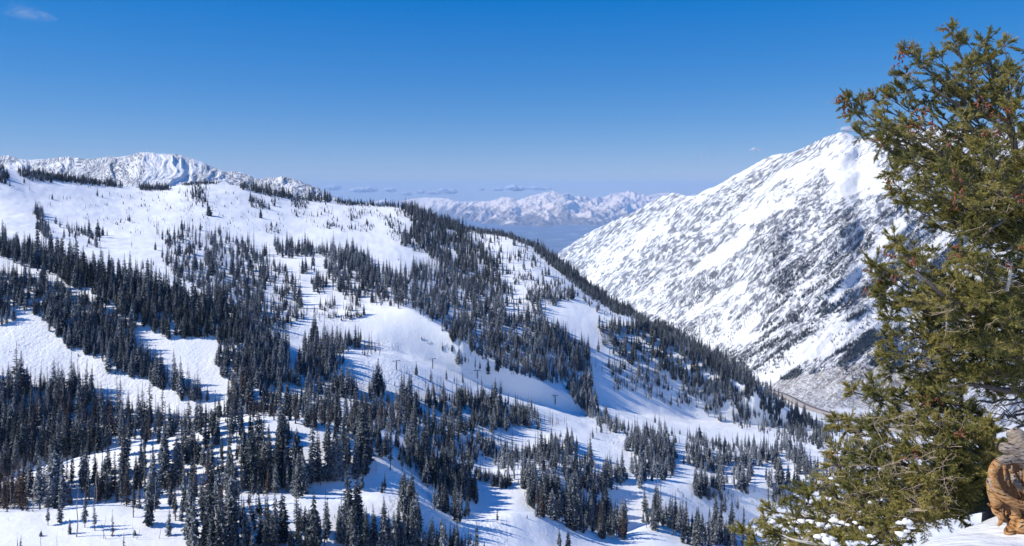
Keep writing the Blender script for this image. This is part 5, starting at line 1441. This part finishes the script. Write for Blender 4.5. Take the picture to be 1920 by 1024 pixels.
def skier_mesh():
    J = {'pelvis': (0, 0, .92), 'chest': (0, -.1, 1.25), 'neck': (0, -.15, 1.45), 'head': (0, -.18, 1.62), 'kl': (.12, -.14, .50), 'al': (.13, 0, .08), 'tl': (.13, -.2, .05), 'kr': (-.12, -.14, .50), 'ar': (-.13, 0, .08), 'tr': (-.13, -.2, .05),
         'sl': (.2, -.12, 1.38), 'el': (.34, -.2, 1.12), 'hl': (.32, -.48, 1.05), 'sr': (-.2, -.12, 1.38), 'er': (-.34, -.2, 1.12), 'hr': (-.32, -.48, 1.05)}
    E_ = [('pelvis', 'chest'), ('chest', 'neck'), ('neck', 'head'), ('pelvis', 'kl'), ('kl', 'al'), ('al', 'tl'), ('pelvis', 'kr'), ('kr', 'ar'), ('ar', 'tr'), ('chest', 'sl'), ('sl', 'el'), ('el', 'hl'), ('chest', 'sr'), ('sr', 'er'), ('er', 'hr')]
    R_ = dict(pelvis=.17, chest=.19, neck=.09, head=.13, kl=.09, kr=.09, al=.08, ar=.08, tl=.07, tr=.07, sl=.09, sr=.09, el=.065, er=.065, hl=.05, hr=.05)
    ks = list(J); me = bpy.data.meshes.new('skier_body'); me.from_pydata([J[k] for k in ks], [(ks.index(a), ks.index(b)) for a, b in E_], [])
    o = bpy.data.objects.new('skier_body', me); COL.objects.link(o); o.modifiers.new('skin', 'SKIN')
    for k, sv in zip(ks, me.skin_vertices[0].data): sv.radius = (R_[k], R_[k])
    me.skin_vertices[0].data[0].use_root = True
    sb = o.modifiers.new('sub', 'SUBSURF'); sb.levels = 1; sb.render_levels = 1
    dg = bpy.context.evaluated_depsgraph_get(); m2 = bpy.data.meshes.new_from_object(o.evaluated_get(dg))
    bpy.data.objects.remove(o); return m2
sk = skier_mesh()
for k, (u, v, mi, lab) in enumerate([(1288, 863, 0, 'skier in dark clothes high on the lower right piste'), (1271, 921, 1, 'skier in a red jacket midway down the lower right piste'), (1281, 932, 2, 'skier in navy clothes lowest on the lower right piste'),
                                     (802, 644, 0, 'left one of the two skiers below the lone conifer on the open piste'), (808, 644, 2, 'right one of the two skiers below the lone conifer on the open piste')]):
    q = A.at(u, v); r_ = empty('person', q); prop(r_, lab, 'person'); r_.rotation_euler = (0, 0, 0.4 * k)
    m2 = sk.copy(); m2.materials.clear(); m2.materials.append(M_jack[mi]); add('body', m2, None, r_)
    for s in (-.13, .13): add('ski', bx(s - .05, s + .05, -.95, .75, 0.0, .03), M_jack[1], r_)
    for s in (-.33, .33): add('ski_pole', tube_mesh('ski_pole', [([(s, -.48, 1.1), (s * 1.2, -.3, 0.0)], [.012, .008])], 3), M_steel, r_)

# ------------------------------------------------------------------ clouds, beyond the haze
def cloud_mat(name, dens):
    t = NT(name); d = t.n.new('ShaderNodeBsdfDiffuse'); d.inputs['Color'].default_value = (0.93, 0.93, 0.95, 1)
    tl = t.n.new('ShaderNodeBsdfTranslucent'); tl.inputs['Color'].default_value = (0.9, 0.9, 0.92, 1)
    m1 = t.n.new('ShaderNodeMixShader'); m1.inputs[0].default_value = 0.45
    t.link(d.outputs[0], m1.inputs[1]); t.link(tl.outputs[0], m1.inputs[2])
    tr = t.n.new('ShaderNodeBsdfTransparent'); m2 = t.n.new('ShaderNodeMixShader')
    n = t.ramp(t.noise(t.geo(), 0.004, 4, 0.6), [(0.35, 0.3), (0.65, 1.0)])
    t.link(t.math('MULTIPLY', n, dens), m2.inputs[0]); t.link(tr.outputs[0], m2.inputs[1]); t.link(m1.outputs[0], m2.inputs[2])
    t.link(m2.outputs[0], t.out.inputs['Surface']); return t.m
def ico_cloud(name, u, v, w, h, y, dens, seed, label):
    r = np.random.default_rng(seed); V = []; Fq = []; s_ = y / F
    n = max(6, int(w / h * 7.0))
    for k in range(n):
        t = (k + 0.5) / n * 2 - 1; env = math.sqrt(max(0.08, 1 - t * t))
        c = pix(u + t * w * 0.42, v + h * 0.15 - r.uniform(0, 0.25) * h * env, y); c[1] += r.normal(0, 0.2) * w * s_
        R_ = h * 0.5 * env * r.uniform(0.35, 1.0) * s_
        blob(V, Fq, c, (R_ * r.uniform(1.3, 2.0), R_ * 1.5, R_ * 0.75), seed * 31 + k)
    me = mesh_arrays(name, np.concatenate(V), np.array(Fq).ravel(), np.full(len(Fq), 4), True)
    m = cloud_mat('cloud_vapour', dens); o = add(name, me, m); return prop(o, label, 'cloud')
for k, (u, v, w, h, y, d, lab) in enumerate([
    (625, 353, 30, 12, 60000, .42, 'small pale cloud low at the end of the left ridge'), (684, 357, 58, 13, 60000, .5, 'flat white cloud over the low skyline trees'), (731, 358, 20, 9, 60000, .38, 'small cloud just right of the flat one'),
    (763, 365, 18, 10, 60000, .28, 'faint cloud above the first far summits'), (791, 362, 13, 9, 60000, .32, 'tiny round cloud between two wider ones'), (815, 363, 26, 9, 60000, .35, 'low cloud touching its bigger neighbour on the right'), (841, 360, 34, 13, 60000, .5, 'white cloud right of the tiny round one'),
    (902, 357, 15, 7, 60000, .38, 'small isolated cloud above the far range'), (934, 356, 18, 8, 60000, .42, 'small cloud left of the longest cloud'), (968, 354, 40, 12, 60000, .6, 'puffy left half of the longest cloud'), (1008, 355, 62, 7, 60000, .42, 'long flat cloud tail above the highest far summit'),
    (1315, 290, 14, 6, 20000, .05, 'very faint wisp in the open sky'), (1414, 280, 14, 12, 20000, .32, 'small white wisp left of the mountain'), (1590, 242, 24, 14, 9300, .42, 'wisp of cloud clinging to the summit'), (50, 24, 96, 24, 20000, .035, 'thin veil of cloud high in the left corner')]):
    ico_cloud('cloud', u, v - (2 if y > 50000 else 0), w, h * (1.25 if y > 50000 else 1), y, min(0.9, d * (1.5 if y > 50000 else 0.8)), 900 + k, lab)
